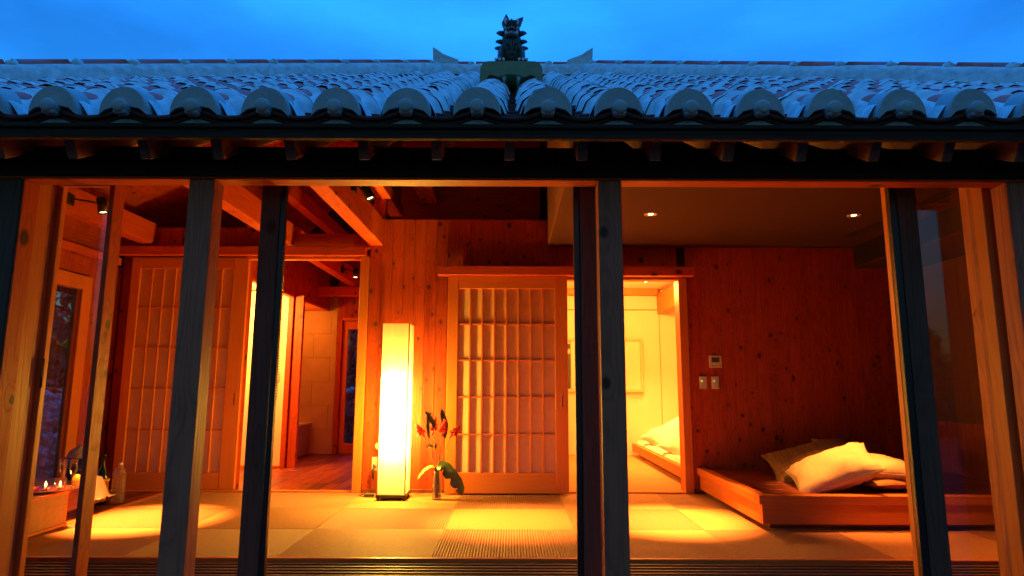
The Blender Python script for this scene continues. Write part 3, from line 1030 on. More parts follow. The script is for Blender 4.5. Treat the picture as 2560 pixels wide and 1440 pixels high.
def ridge(p0, p1, seed, pitch=.375, off=.1):
    put('ridge_mortar', sweep(p0, p1, .26, .165, seed), M_ROOFP, roof)
    p0, p1 = Vector(p0), Vector(p1)
    dr = (p1 - p0); L_ = dr.length; dr.normalize()
    side = dr.cross(Vector((0, 0, 1))).normalized()
    upv = side.cross(dr).normalized()
    M = Matrix((side, dr, upv)).transposed()
    t = off
    while t + pitch < L_ + .2:
        gt = G()
        vs, fs = [], []
        for y in (0, (pitch - .06)):
            for k in range(9):
                th = pi * k / 8
                vs.append((-cos(th) * .062, y, sin(th) * .055 - .010))
        for k in range(8):
            fs.append((k, k + 1, k + 10, k + 9))
        fs.append(tuple(range(9))); fs.append(tuple(range(9, 18))[::-1])
        gt.add(vs, fs, True)
        c = p0 + dr * (t + .05) + Vector((0, 0, .165))
        gt.v = [tuple(M @ Vector(v)) for v in gt.v]
        put('ridge_tile', gt, M_TILE, roof, c)
        gh = G()
        rnd = random.uniform(.9, 1.1)
        gh.ball((0, 0, 0), (.10 * rnd, .052 * rnd, .055), 12, 8, .25, seed=seed + t)
        gh.v = [tuple(M @ Vector(v)) for v in gh.v]
        put('ridge_knob', gh, M_ROOFP, roof, p0 + dr * t + Vector((0, 0, .150)))
        t += pitch
zt = zr(HY) + .0
for s in (-1, 1):
    tl = 4.0
    ridge((s * HX, HY, zt), (s * (HX + tl), HY - tl, zt - SL * tl), 3 + s)
ridge((-HX - .05, HY + .04, zt), (HX + .05, HY + .04, zt), 9, .43, .0)
for s in (-1, 1):
    g = G()
    prof = [(0.0, -.02), (.015, .28), (-.04, .245), (-.10, .20), (-.17, .17), (-.27, .13), (-.30, -.02)]
    m = len(prof)
    vs = [(s * x, y, z) for y in (-.10, .10) for x, z in prof]
    fs = [tuple(range(m)), tuple(range(m, 2 * m))[::-1]] + [(k, k + m, (k + 1) % m + m, (k + 1) % m) for k in range(m)]
    if s < 0: fs = [f[::-1] for f in fs]
    g.add(vs, fs)
    put('ridge_fin', g, M_ROOFP, roof, (s * (HX + .03), HY + .05, zt + .06))

# ---- ceramic saddle and guardian lion
def extrude_x(poly, y0, y1):
    m = len(poly)
    vs = [(x, y0, z) for x, z in poly] + [(x, y1, z) for x, z in poly]
    fs = [tuple(range(m)), tuple(range(m, 2 * m))[::-1]] + [(k, k + m, (k + 1) % m + m, (k + 1) % m) for k in range(m)]
    return vs, fs
LY = 4.2
sad = thing('ceramic_saddle', 'green glazed saddle block straddling two tile rows under the lion', 'pedestal', (-.01, LY, 3.03))
poly = [(-.222, -.055), (-.215, .08), (-.195, .118), (-.165, .128), (.165, .128), (.195, .118), (.215, .08), (.222, -.055),
        (.19, -.06), (.17, .0), (.14, .025), (.09, .01), (.055, -.03), (.035, .03), (-.035, .03), (-.055, -.03), (-.09, .01), (-.14, .025), (-.17, 0), (-.19, -.06)]
g = G()
half = [(x, z) for x, z in poly]
# triangulated front: quads between top line and lower line
top = [(-.222, -.05), (-.215, .08), (-.195, .118), (-.165, .128), (-.10, .129), (-.05, .13), (0, .13), (.05, .13), (.10, .129), (.165, .128), (.195, .118), (.215, .08), (.222, -.05)]
bot = [(-.19, -.06), (-.175, -.01), (-.16, .02), (-.14, .028), (-.09, .012), (-.05, .028), (0, .032), (.05, .028), (.09, .012), (.14, .028), (.16, .02), (.175, -.01), (.19, -.06)]
m = len(top)
vs = []
for y in (-.12, .16):
    vs += [(x, y, z) for x, z in top] + [(x, y, z) for x, z in bot]
fs = []
for k in range(m - 1):
    fs += [(k, m + k, m + k + 1, k + 1), (2 * m + k, 2 * m + k + 1, 3 * m + k + 1, 3 * m + k), (k, k + 1, 2 * m + k + 1, 2 * m + k), (m + k, 3 * m + k, 3 * m + k + 1, m + k + 1)]
fs += [(0, 2 * m, 3 * m, m), (m - 1, 2 * m - 1, 4 * m - 1, 3 * m - 1)]
put('block', G().add(vs, fs), M_GREEN, sad, (-.01, LY, 3.055))
for s in (-1, 1):
    put('mortar_dab', G().add([(-.022, -.1, .02), (.022, -.1, .02), (0, -.1, -.03), (-.022, .1, .02), (.022, .1, .02), (0, .1, -.03)],
        [(0, 2, 1), (3, 4, 5), (0, 1, 4, 3), (1, 2, 5, 4), (2, 0, 3, 5)]), M_ROOFP, sad, (-.01 + s * .052, LY, 3.075))

lion = thing('guardian_lion', 'dark glazed ceramic guardian lion sitting on the roof saddle, jaws open', 'statue', (-.01, LY, 3.186))
BZ = 3.186
def lp(name, g, m, x=0, y=0, z=0, parent=None):
    return put(name, g, m, parent or lion, (-.01 + x, LY + y, BZ + z))
# one body: chest, haunches, forelegs, neck
g = G()
g.ball((0, .02, .095), (.088, .085, .098), 16, 10, .12, seed=1)
g.ball((0, -.010, .160), (.080, .060, .085), 14, 8, .15, seed=2)
g.ball((0, -.005, .225), (.070, .055, .075), 14, 8, .1, seed=2)
for s in (-1, 1):
    g.tube([(s * .062, -.02, .13), (s * .070, -.04, .08), (s * .078, -.055, .03), (s * .080, -.062, .012)], [.036, .030, .024, .026], 10)
    g.ball((s * .082, -.075, .014), (.034, .034, .017), 10, 6)
    g.ball((s * .070, .05, .05), (.042, .06, .05), 10, 6)
g.tube([(0, .09, .05), (0, .12, .12), (0, .11, .2), (.01, .09, .25)], [.03, .035, .04, .01], 8)
lp('body', g, M_SHISA)
# curls on the chest
g = G()
for s in (-1, 1):
    for (cx, cz, r) in ((.038, .165, .021), (.045, .120, .019), (.022, .085, .014)):
        pts = [(s * (cx + cos(a) * r * (1 - a / 9)), -.068 - .003 * a, cz + sin(a) * r * (1 - a / 9)) for a in [i * .55 for i in range(12)]]
        g.tube(pts, .0045, 6)
g.tube([(0, -.07, .19), (-.004, -.078, .15), (.006, -.082, .11), (0, -.086, .07)], .005, 6)
g.tube([(.012, -.07, .18), (.014, -.078, .15), (.010, -.082, .12)], .004, 6)
lp('chest_curls', g, plain('worn_glaze', (.075, .095, .06), .4), 0, 0, 0)
# head with muzzle and open mouth
head = lp('head', G().ball((0, .01, .30), (.062, .06, .055), 16, 10, .08).ball((0, -.045, .305), (.052, .045, .024), 14, 8)
          .ball((0, -.04, .222), (.048, .045, .015), 14, 8).ball((-.02, -.082, .317), (.018, .015, .014), 8, 6).ball((.02, -.082, .317), (.018, .015, .014), 8, 6)
          .ball((0, -.085, .322), (.012, .012, .016), 8, 6), M_SHISA)
lp('mouth', G().ball((0, -.03, .255), (.044, .04, .036), 12, 8), M_BROWNG, parent=head)
for s in (-1, 1):
    lp('nostril', G().ball((s * .021, -.095, .312), (.008, .006, .006), 8, 6), M_PUPIL, parent=head)
def ear(pts):
    y0, y1 = -.040, -.005
    n_ = len(pts)
    vs = [(x, y0 + (z - .33) * .25, z) for x, z in pts] + [(x, y1 + (z - .33) * .25, z) for x, z in pts]
    return G().add(vs, [tuple(range(n_)), tuple(range(n_, 2 * n_))[::-1]] + [(k, k + n_, (k + 1) % n_ + n_, (k + 1) % n_) for k in range(n_)])
lp('ear', ear([(-.004, .330), (-.056, .300), (-.070, .338), (-.039, .422), (-.010, .354)]), M_SHISA, parent=head)
lp('ear', ear([(.004, .330), (.012, .352), (.048, .376), (.085, .392), (.066, .325), (.052, .300)]), M_SHISA, parent=head)
for s in (-1, 1):
    tri = [(-.006, -.020), (.010, -.019), (.016, -.004), (-.006 if s < 0 else .012, .022), (-.015, .002)]
    ex, ez = (-.037, .343) if s < 0 else (.034, .338)
    vs_ = [(ex + x * 1.3, -.054, ez + z * 1.25) for x, z in tri] + [(ex, -.062, ez)]
    lp('eye', G().add(vs_, [(k, (k + 1) % 5, 5) for k in range(5)]), M_TOOTH, parent=head)
    lp('pupil', G().ball((ex + .002, -.062, ez - .003), (.0055, .003, .008), 8, 6), M_PUPIL, parent=head)
g = G()
for i in range(7):
    q = (i - 3) / 3
    g.tube([(q * .034, -.078 + abs(q) * .02, .286), (q * .034, -.078 + abs(q) * .02, .274)], [.0045, .002], 5)
    g.tube([(q * .038, -.074 + abs(q) * .02, .236), (q * .038, -.074 + abs(q) * .02, .250 + .006 * abs(q))], [.0055, .0035], 5)
for s in (-1, 1):
    g.tube([(s * .044, -.06, .292), (s * .045, -.062, .270)], [.007, .002], 6)
    g.box(s * .040 - .008, s * .040 + .008, -.066, -.05, .236, .262, .003)
lp('teeth', g, M_TOOTH, parent=head)
for s in (-1, 1):
    for (z, ww, hh) in ((.258, .074, .044), (.192, .080, .040), (.140, .086, .042)):
        g = G()
        vs, fs = [], []
        n = 8
        for i in range(n + 1):
            u = i / n
            x = .035 + u * ww
            half_h = hh * (sin(pi * min(1, u * .88 + .12)) ** .7) * .6 + .001
            zc = z + .012 * u * u * 1.3 + .004
            vs += [(s * x, -.012 * sin(pi * u) - .01, zc + half_h * .75), (s * x, -.030 * sin(pi * u) - .012, zc), (s * x, -.012 * sin(pi * u) - .01, zc - half_h), (s * x, .012, zc)]
        for i in range(n):
            for k in range(4):
                a, b = i * 4 + k, i * 4 + (k + 1) % 4
                fs.append((a, b, b + 4, a + 4))
        g.add(vs, fs, True)
        lp('mane_tuft', g, M_SHISA)
    for cxx in (-.024, 0, .024):
        lp('claw', G().tube([(s * .082 + cxx, -.092, .026), (s * .082 + cxx * 1.15, -.112, .018), (s * .082 + cxx * 1.25, -.120, .002)], [.010, .0095, .004], 8), M_TOOTH)

# ================================================================== GLASS DOORS AT THE FRONT
t = thing('sliding_glass_door', 'glass door panel at the left jamb behind the first post, slim red stile', 'glass door', (-2.08, 2.94, 0), 'front sliding doors')
bx('stile', W_WALL['z'], -1.925, -1.9011, 2.8934, 2.9785, -0.012, 1.959, t)
bx('stile', W_LIGHT['z'], -2.2466, -2.2058, 2.9742, 3.0083, -0.012, 1.959, t)
bx('top_rail', W_LIGHT['x'], -2.2049, -1.9258, 2.9402, 2.97, 1.905, 1.959, t)
bx('pane', M_GLASS, -2.2254, -1.9258, 2.953, 2.9581, -0.01, 1.904, t, c=0)
hd = bx('handle', M_SOOT, -2.2083, -2.1956, 2.9666, 2.9734, 0.934, 1.071, t)
bx('handle_plate', M_DGLASS, -2.2075, -2.1964, 2.964, 2.9662, 0.986, 1.054, t)
t = thing('screen_door', 'door stile with black edge strip in front of the passage, left of the middle', 'door stile', (-1.13, 2.9, 0), 'front sliding doors')
bx('stile', W_STILE['z'], -1.1888, -1.0995, 2.8764, 2.9104, -0.012, 1.959, t)
bx('edge_strip', M_SOOT, -1.0986, -1.074, 2.8815, 2.9104, -0.012, 1.959, t)
t = thing('screen_door', 'door stile with black edge strip tucked against the middle slate-blue post', 'door stile', (.35, 2.9, 0), 'front sliding doors')
bx('stile', W_STILE['z'], 0.3183, 0.4, 2.8764, 2.9104, -0.012, 1.959, t)
bx('edge_strip', M_SOOT, 0.2902, 0.3174, 2.8815, 2.9104, -0.012, 1.959, t)
t = thing('sliding_glass_door', 'glass door panel mirroring sky and trees right of the cushions', 'glass door', (2.04, 2.92, 0), 'front sliding doors')
bx('stile', W_STILE['z'], 1.8245, 1.9165, 2.8764, 2.9104, -0.012, 1.959, t)
bx('edge_strip', M_SOOT, 1.7922, 1.8237, 2.8815, 2.9104, -0.012, 1.959, t)
bx('inner_stile', W_LIGHT['z'], 1.7973, 1.8296, 2.9189, 2.9572, -0.012, 1.959, t)
bx('pane', M_GLASS, 1.8722, 2.1879, 2.9117, 2.9168, -0.01, 1.959, t, c=0)

# ================================================================== SHOJI
def shoji(label, x0, x1, y, z0, z1, px0, px1, pz0, pz1, handle_x):
    t = thing('paper_door', label, 'sliding door', ((x0 + x1) / 2, y, 0), 'paper lattice doors')
    fr = .034
    bx('stile', W_LIGHT['z'], x0, px0, y, y + fr, z0, z1, t)
    bx('stile', W_LIGHT['z'], px1, x1, y, y + fr, z0, z1, t)
    bx('top_rail', W_LIGHT['x'], px0 + .0005, px1 - .0005, y + .002, y + fr, pz1, z1, t)
    bx('bottom_rail', W_LIGHT['x'], px0 + .0005, px1 - .0005, y + .002, y + fr, z0, pz0, t)
    nx, nz = 8, 5
    bw_ = .013
    for i in range(1, nx):
        x = px0 + (px1 - px0) * i / nx
        bx('muntin', W_LIGHT['z'], x - bw_ / 2, x + bw_ / 2, y + .004, y + .026, pz0 + .0005, pz1 - .0005, t, c=.001)
    for k in range(1, nz):
        z = pz0 + (pz1 - pz0) * k / nz
        bx('muntin', W_LIGHT['x'], px0 + .0005, px1 - .0005, y + .007, y + .024, z - bw_ / 2, z + bw_ / 2, t, c=.001)
    for i in range(nx):
        for k in range(nz):
            a = px0 + (px1 - px0) * i / nx; b = px0 + (px1 - px0) * (i + 1) / nx
            c = pz0 + (pz1 - pz0) * k / nz; d_ = pz0 + (pz1 - pz0) * (k + 1) / nz
            bx('paper_pane', M_PAPER, a, b, y + .0275, y + .029, c, d_, t, c=0)
    bx('finger_pull', M_SOOT if handle_x is None else W_DARK['z'], handle_x - .007, handle_x + .007, y - .0015, y + .004, .76, .87, t, c=.001)
    return t
shoji('paper lattice door closed at the left behind the slate-blue post', -3.60, -2.495, 5.845, .014, 2.138, -3.515, -2.635, .16, 2.03, -2.545)
shoji('paper lattice door in the middle, between the flowers and the bedroom doorway', -.585, .507, 5.69, .012, 1.942, -.490, .392, .188, 1.825, .452)

# ================================================================== DAYBED PLATFORM
t = thing('platform', 'raised wooden platform with dark top and pale edge boards, holding cushions', 'platform', (2.74, 5.08, 0))
planks(t, W_DARK['x'], 'y', 4.445, 5.79, .115, lambda a, b: (1.74, 3.815, a, b, .195, .216), name='top_board')
bx('edge_board', W_LIGHT['x'], 1.660, 3.815, 4.365, 4.440, .168, .226, t, c=.003)
bx('edge_board', W_LIGHT['y'], 1.660, 1.735, 4.442, 5.79, .168, .226, t, c=.003)
bx('front_board', W_LIGHT['x'], 1.682, 3.815, 4.380, 4.402, .038, .167, t)
bx('side_board', W_LIGHT['y'], 1.682, 1.704, 4.404, 5.79, .038, .167, t)
bx('plinth', W_DARK['x'], 1.76, 3.81, 4.46, 5.78, 0.001, .19, t, c=0)

# bed in the far room
t = thing('bed', 'low wooden bed in the lit bedroom, seen through the right doorway', 'bed', (2.3, 7.4, 0))
bx('frame_rail', W_LIGHT['y'], 1.65, 1.69, 6.0, 8.80, .06, .165, t, c=.004)
bx('frame_rail', W_LIGHT['x'], 1.692, 3.15, 6.0, 6.04, .06, .165, t, c=.004)
bx('base', W_DARK['y'], 1.74, 3.15, 6.1, 8.80, 0.001, .12, t, c=0)
bx('mattress', M_BED, 1.70, 3.15, 6.06, 8.80, .125, .20, t, c=.03)

# ================================================================== CUSHIONS
def cushion(name, label, mat, loc, size, thick, rot, cat='cushion', group=None, seed=0, pinch=.10, n=26):
    """a sewn pillow: bulging faces, pulled corners, creases from the seam, welted edge"""
    g = G()
    vs, fs = [], []
    w, h = size
    def pt(u, v, s):
        e = max(0, (1 - abs(u) ** 2.4)) ** .55 * max(0, (1 - abs(v) ** 2.4)) ** .55
        kx = 1 - pinch * (1 - abs(v) ** 2) * abs(u) ** 3
        ky = 1 - pinch * (1 - abs(u) ** 2) * abs(v) ** 3
        x, y = u * w / 2 * kx, v * h / 2 * ky
        z = s * thick / 2 * e
        p = Vector((u * 1.6 + seed, v * 1.6, s))
        z += s * e * MN.noise(p) * thick * .18
        cr = MN.noise(Vector((u * 9 + seed * 3, v * 2.2, s * 2))) * (abs(v) ** 2) + MN.noise(Vector((u * 2.2, v * 9 + seed, s * 2))) * (abs(u) ** 2)
        z += s * cr * thick * .12 * min(1, e * 3)
        return (x, y, z)
    for s in (1, -1):
        b = len(vs)
        for i in range(n + 1):
            for k in range(n + 1):
                u, v = sin((i / n - .5) * pi), sin((k / n - .5) * pi)
                vs.append(pt(u, v, s))
        for i in range(n):
            for k in range(n):
                a = b + i * (n + 1) + k
                f = (a, a + n + 1, a + n + 2, a + 1)
                fs.append(f if s > 0 else f[::-1])
    g.add(vs, fs, True)
    o = put(name, g, mat, loc=loc, rot=rot)
    tag(o, label, cat, group)
    pts = []
    for i in range(n + 1): pts.append(pt(sin((i / n - .5) * pi), -1, 1))
    for i in range(n + 1): pts.append(pt(1, sin((i / n - .5) * pi), 1))
    for i in range(n, -1, -1): pts.append(pt(sin((i / n - .5) * pi), 1, 1))
    for i in range(n, -1, -1): pts.append(pt(-1, sin((i / n - .5) * pi), 1))
    gp = G().tube(pts, .0035, 5)
    me = gp.mesh('seam'); me.materials.append(mat)
    p = bpy.data.objects.new('seam', me); COL.objects.link(p); p.parent = o
    return o
gp_ = 'cushions heaped on the platform'
cushion('cushion', 'large brown textured cushion leaning at the back of the heap', M_BROWNF, (2.44, 5.17, .355), (.74, .56), .17, (R(20), R(-13), R(-14)), group=gp_, seed=1)
cushion('cushion', 'bright cream cushion propped in front, its right corner raised', M_CREAM, (2.33, 4.70, .350), (.60, .50), .21, (R(16), R(-23), R(-20)), group=gp_, seed=2)
cushion('cushion', 'flat rust-brown cushion lying lowest under the right cream one', M_RUSTF, (2.735, 4.80, .270), (.50, .56), .10, (R(0), R(0), R(4)), group=gp_, seed=3)
cushion('cushion', 'cream cushion lying flat on top of the rust-brown one', M_CREAM, (2.71, 4.80, .358), (.50, .50), .17, (R(5), R(4), R(-8)), group=gp_, seed=4)
cushion('cushion', 'small rust cushion half hidden behind the two cream ones', M_RUSTF, (2.82, 5.28, .36), (.55, .5), .16, (R(30), R(4), R(-5)), group=gp_, seed=5)
cushion('pillow', 'white bed pillow farther away at the head of the bed', M_BED, (2.14, 8.05, .34), (.85, .7), .32, (R(12), R(-18), R(10)), 'pillow', 'pillows on the bed', seed=6)
cushion('pillow', 'white bed pillow nearer the bedroom doorway, overlapping the first', M_BED, (2.10, 7.15, .30), (.75, .62), .24, (R(14), R(-16), R(20)), 'pillow', 'pillows on the bed', seed=7)

# ================================================================== PAPER FLOOR LAMP
lx0, lx1, ly0, ly1 = -1.120, -.880, 5.40, 5.64
t = thing('paper_lamp', 'tall square paper floor lamp glowing before the board wall', 'lamp', (-1.0, 5.52, 0))
bx('base', M_SOOT, lx0 - .005, lx1 + .005, ly0 - .005, ly1 + .005, .022, .048, t, c=.003)
for a in (lx0 + .012, lx1 - .012):
    for b in (ly0 + .012, ly1 - .012):
        bx('foot', M_SOOT, a - .012, a + .012, b - .012, b + .012, 0.001, .0215, t)
g = G()
z0, z1 = .05, 1.472
vs = [(lx0, ly0), (lx1, ly0), (lx1, ly1), (lx0, ly1)]
nz = 16
vv, ff = [], []
for k in range(nz + 1):
    z = z0 + (z1 - z0) * k / nz
    for (x, y) in vs:
        vv.append((x, y, z))
for k in range(nz):
    for i in range(4):
        a, b = k * 4 + i, k * 4 + (i + 1) % 4
        ff.append((a, b, b + 4, a + 4))
put('shade', G().add(vv, ff), M_SHADE, t)
for a in (lx0 + .004, lx1 - .004):
    for b in (ly0 + .004, ly1 - .004):
        bx('corner_rod', W_LIGHT['z'], a - .0045, a + .0045, b - .0045, b + .0045, .05, 1.475, t, c=0)
for a in (-1.075, -.925):
    bx('tube_holder', M_WHITE, a - .006, a + .006, 5.515, 5.527, .05, 1.35, t, c=0)
for z in (.44, .54, .64, .74, .84, .94):
    put('bulb', G().ball((0, 0, 0), (.022, .022, .045), 12, 8), M_BULB, t, (-1.0, 5.52, z))
    lamp('POINT', (-1.0, 5.52 - .045, z), 66, t, .05, col=(1.0, .52, .055))

# wall sockets, plug and cord left of the lamp
t = thing('wall_socket', 'cream wall socket plate low beside the paper lamp', 'socket', (-1.22, 5.79, .28))
bx('plate', M_WHITE, -1.252, -1.180, 5.789, 5.799, .19, .31, t)
bx('outlet', M_SCREEN, -1.238, -1.224, 5.786, 5.7885, .22, .245, t, c=0)
t = thing('cable_outlet', 'small round cable outlet on the boards above the socket plate', 'socket', (-1.19, 5.79, .40))
g = G().lathe([(0, 0), (.030, 0), (.034, .008), (.034, .014), (.022, .02), (.018, .006), (0, .006)], 20)
g.v = [(x, -z, y) for x, y, z in g.v]
put('ring', g, M_WHITE, t, (-1.195, 5.797, .405))
cdl = thing('lamp_cord', 'black cord and plug running from the socket to the paper lamp', 'cord', (-1.2, 5.75, 0))
g = G().tube([(-1.215, 5.785, .225), (-1.215, 5.755, .225), (-1.225, 5.745, .20), (-1.222, 5.74, .13)], [.010, .012, .011, .012], 8)
put('plug', g, M_SOOT, cdl)
g = G().tube([(-1.222, 5.74, .13), (-1.205, 5.735, .09), (-1.215, 5.72, .05), (-1.28, 5.66, .012), (-1.31, 5.60, .006), (-1.24, 5.55, .005), (-1.13, 5.53, .006)], .004, 6)
put('cord', g, M_SOOT, cdl)
bx('cord_switch', M_SOOT, -1.26, -1.17, 5.56, 5.59, .002, .022, cdl, c=.005)

# ================================================================== VASE OF FLOWERS
vx, vy = -.625, 5.46
vz = thing('glass_vase', 'clear glass vase of water on the mats right of the paper lamp', 'vase', (vx, vy, 0))
g = G().lathe([(0, .006), (.036, .006), (.040, .010), (.040, .10), (.037, .17), (.028, .21), (.030, .235), (.028, .235), (.025, .21), (.034, .17), (.037, .10), (.036, .014), (0, .012)], 24)
put('vessel', g, M_VASE, vz, (vx, vy, 0))
fl = thing('flower_bunch', 'red ginger flowers with long dark leaves standing in the glass vase', 'flowers', (vx, vy, .02))
def fp(px, z, y=0):  # helper in vase space
    return Vector((vx + px, vy + y, z))
heads = [(-.150, .545, -.6, .95, .05), (-.045, .575, .15, 1.2, .03), (.040, .560, .2, 1.25, 0), (.135, .545, .75, .95, -.02)]
for i, (hx, hz, lean, sc, yy) in enumerate(heads):
    b = fp(hx, hz, yy)
    pts = [fp(-.015 + .012 * i, .03, .0), fp(-.012 + .008 * i, .22, 0), fp(hx * .45, .40, yy * .5), fp(hx * .85 - lean * .01, .50, yy), b]
    put('stem', G().tube(pts, [.004, .004, .0035, .0035, .004], 6), M_STEM, fl)
    g = G()
    ax = Vector((lean, -.1, .9)).normalized()
    rnd = random.Random(i)
    for k in range(46):
        u = k / 45
        ang = k * 2.4
        base = b + ax * (u * .085 * sc - .02)
        sd = ax.orthogonal().normalized()
        s2 = ax.cross(sd)
        rad = (sd * cos(ang) + s2 * sin(ang))
        ln = (.036 * (1 - .55 * u) + .010) * rnd.uniform(.8, 1.2)
        dirn = (rad * (1 - .5 * u) + ax * (.5 + .6 * u)).normalized()
        tip = base + dirn * ln + Vector((0, 0, -.004))
        g.tube([base, base + dirn * ln * .5 + rad * .004, tip], [.0035, .0075, .0012], 5)
    g.tube([b - ax * .055, b - ax * .02, b + ax * .06 * sc], [.005, .011, .006], 8)
    put('flower', g, M_RED, fl)
def leaf(pts, width, mat, splits=0, name='leaf', fold=.25, nrm=None):
    pts = [Vector(p) for p in pts]
    n = 18
    # Catmull-like resample
    def at(t):
        x = t * (len(pts) - 1); i = min(int(x), len(pts) - 2); f = x - i
        p0 = pts[max(i - 1, 0)]; p1 = pts[i]; p2 = pts[i + 1]; p3 = pts[min(i + 2, len(pts) - 1)]
        return 0.5 * ((2 * p1) + (p2 - p0) * f + (2 * p0 - 5 * p1 + 4 * p2 - p3) * f * f + (3 * p1 - p0 - 3 * p2 + p3) * f ** 3)
    g = G(); vs, fs = [], []
    for i in range(n + 1):
        t = i / n
        p = at(t); q = (at(min(1, t + .02)) - at(max(0, t - .02))).normalized()
        nn = Vector(nrm or (0, -1, .2))
        sd = q.cross(nn).normalized()
        up = sd.cross(q)
        wd = width * (sin(pi * (t * .93 + .04)) ** .62)
        if t > .97: wd *= .3
        w1 = w2 = wd * (1 + .06 * sin(t * 40))
        if splits and i % 4 == 2 and t > .25 and t < .85: w2 *= .35
        for a in (-1, -.5, 0, .5, 1):
            w_ = w2 if a > 0 else w1
            vs.append(p + sd * (a * w_) + up * (abs(a) * wd * fold + .003 * sin(t * 30 + a * 3)))
    for i in range(n):
        for k in range(4):
            a = i * 5 + k
            fs.append((a, a + 1, a + 6, a + 5))
    vs2 = [v + Vector((0, .0012, -.0004)) for v in vs]
    g.add(vs, fs, True); g.add(vs2, [f[::-1] for f in fs], True)
    return put(name, g, mat, fl)
leaf([fp(-.075, .50), fp(-.085, .60), fp(-.078, .69), fp(-.055, .715)], .016, M_GLEAF)
leaf([fp(-.035, .57), fp(-.045, .63), fp(-.085, .70), fp(-.115, .725)], .018, M_GLEAF)
leaf([fp(.055, .50, .02), fp(.060, .60, .02), fp(.040, .68, .02), fp(.025, .745, .02)], .026, M_GLEAF)
leaf([fp(0, .26, -.02), fp(.05, .275, -.03), fp(.12, .21, -.05), (vx + .19, vy - .06, .12), (vx + .215, vy - .07, .055)], .055, M_GLEAF, splits=1, name='broad_leaf', nrm=(-.3, -.8, .5))
leaf([fp(-.01, .265), fp(-.06, .265), fp(-.12, .225), fp(-.165, .165)], .018, M_YLEAF, nrm=(0, -.5, .8))
leaf([fp(-.035, .43), fp(-.07, .442), fp(-.095, .420)], .014, M_YLEAF, name='small_leaf')
leaf([fp(-.03, .43), fp(-.01, .448), fp(-.02, .41)], .009, M_GLEAF, name='small_leaf')
for q in (0.0, .012, -.014):
    put('stem', G().tube([fp(-q, .015, .01), fp(q * .6, .14), fp(q, .27)], .0045, 6), M_GLEAF, fl)
put('tie', G().tube([fp(.0, .02, -.015), fp(.02, .12, -.012), fp(.0, .20, -.01)], .006, 6), M_GLEAF, fl)

# ================================================================== WALL CONTROLS
t = thing('wall_thermostat', 'square thermostat panel with grey display on the dark board wall', 'thermostat', (1.87, 5.79, 1.17))
bx('case', M_WHITE, 1.812, 1.925, 5.785, 5.799, 1.113, 1.226, t, c=.003)
bx('display', M_SCREEN, 1.834, 1.905, 5.7835, 5.785, 1.163, 1.208, t, c=0)
for i in range(3):
    bx('button', M_SCREEN, 1.832 + i * .019, 1.840 + i * .019, 5.7835, 5.785, 1.128, 1.136, t, c=0)
bx('button', M_SCREEN, 1.903, 1.913, 5.7835, 5.785, 1.126, 1.138, t, c=0)
for (xa, lb) in ((1.715, 'left of the two switch plates with a green light, under the thermostat'), (1.826, 'right of the two switch plates with a green light, under the thermostat')):
    t = thing('light_switch', lb, 'switch', (xa + .035, 5.79, .98), 'switch plates on the board wall')
    bx('plate', M_WHITE, xa, xa + .068, 5.787, 5.799, .922, 1.036, t, c=.003)
    bx('rocker', M_WHITE, xa + .010, xa + .058, 5.784, 5.787, .940, 1.018, t, c=.002)
    put('indicator', G().ball((0, 0, 0), .0042, 8, 6), M_LED, t, (xa + .022, 5.783, .993))

# ================================================================== LIGHT FITTINGS
def spot(label, mount, head, aim, power, size=62):
    t = thing('spotlight', label, 'spotlight', mount, 'black spotlights on the beams')
    mv, hv, av = Vector(mount), Vector(head), Vector(aim)
    dr = (av - hv).normalized()
    # square mount on the side of the beam, arm, drum
    bx('mount', M_BLACK, mount[0] + .001, mount[0] + .030, mount[1] - .04, mount[1] + .04, mount[2] - .045, mount[2] + .045, t, c=.006)
    put('arm', G().tube([mv + Vector((.02, 0, 0)), mv + Vector((.06, 0, 0)), (hv - dr * .03)], .007, 8), M_BLACK, t)
    q = dr.to_track_quat('Z', 'Y').to_matrix()
    g = G().lathe([(0, -.075), (.030, -.075), (.034, -.068), (.034, .045), (.031, .045), (.028, .02), (0, .02)], 20)
    g.v = [tuple(q @ Vector(v)) for v in g.v]
    put('drum', g, M_BLACK, t, hv)
    g = G().lathe([(0, .030), (.0275, .034)], 20)
    g.f = [f for f in g.f]
    g.v = [tuple(q @ Vector(v)) for v in g.v]
    put('lens', g, M_BULB, t, hv)
    lamp('SPOT', tuple(hv + dr * .055), power, t, .028, aim=tuple(av), size=size, col=POOL)
    return t
spot('black spotlight on the leftmost beam, pointing straight down', (-3.37, 4.6, 2.335), (-3.10, 4.6, 2.27), (-2.64, 4.66, 0), 5000, 31)
spot('black spotlight tilted right on the beam above the paper lamp', (-1.22, 4.6, 2.44), (-1.095, 4.6, 2.385), (-.02, 4.64, 0), 3300, 32)
spot('small black spotlight over the passage, partly behind the jamb', (-2.07, 7.5, 2.33), (-1.90, 7.5, 2.27), (-1.75, 7.2, 0), 160, 80)
def down(label, x, y, aim, power, z=2.25, size=66):
    t = thing('downlight', label, 'downlight', (x, y, z), 'round downlights in the ceiling')
    put('rim', G().lathe([(.050, .0), (.050, -.004), (.042, -.005), (.040, .0), (.038, .0)], 28), M_WHITE, t, (x, y, z - .001))
    put('reflector', G().lathe([(.040, -.0015), (.030, -.0012), (.020, -.001)], 28), M_DGLASS, t, (x, y, z - .001))
    put('bulb', G().lathe([(0.0001, -.0035), (.020, -.003)], 20), M_BULB, t, (x, y, z - .001))
    lamp('SPOT', (x, y, z - .012), power, t, .03, aim=aim, size=size, col=POOL)
down('round downlight in the dark ceiling over the bright mat by the doorway', 1.06, 4.66, (1.15, 4.68, 0), 4000, size=34)
down('round downlight in the dark ceiling above the cushions', 2.62, 4.67, (2.42, 4.64, .2), 800, size=34)
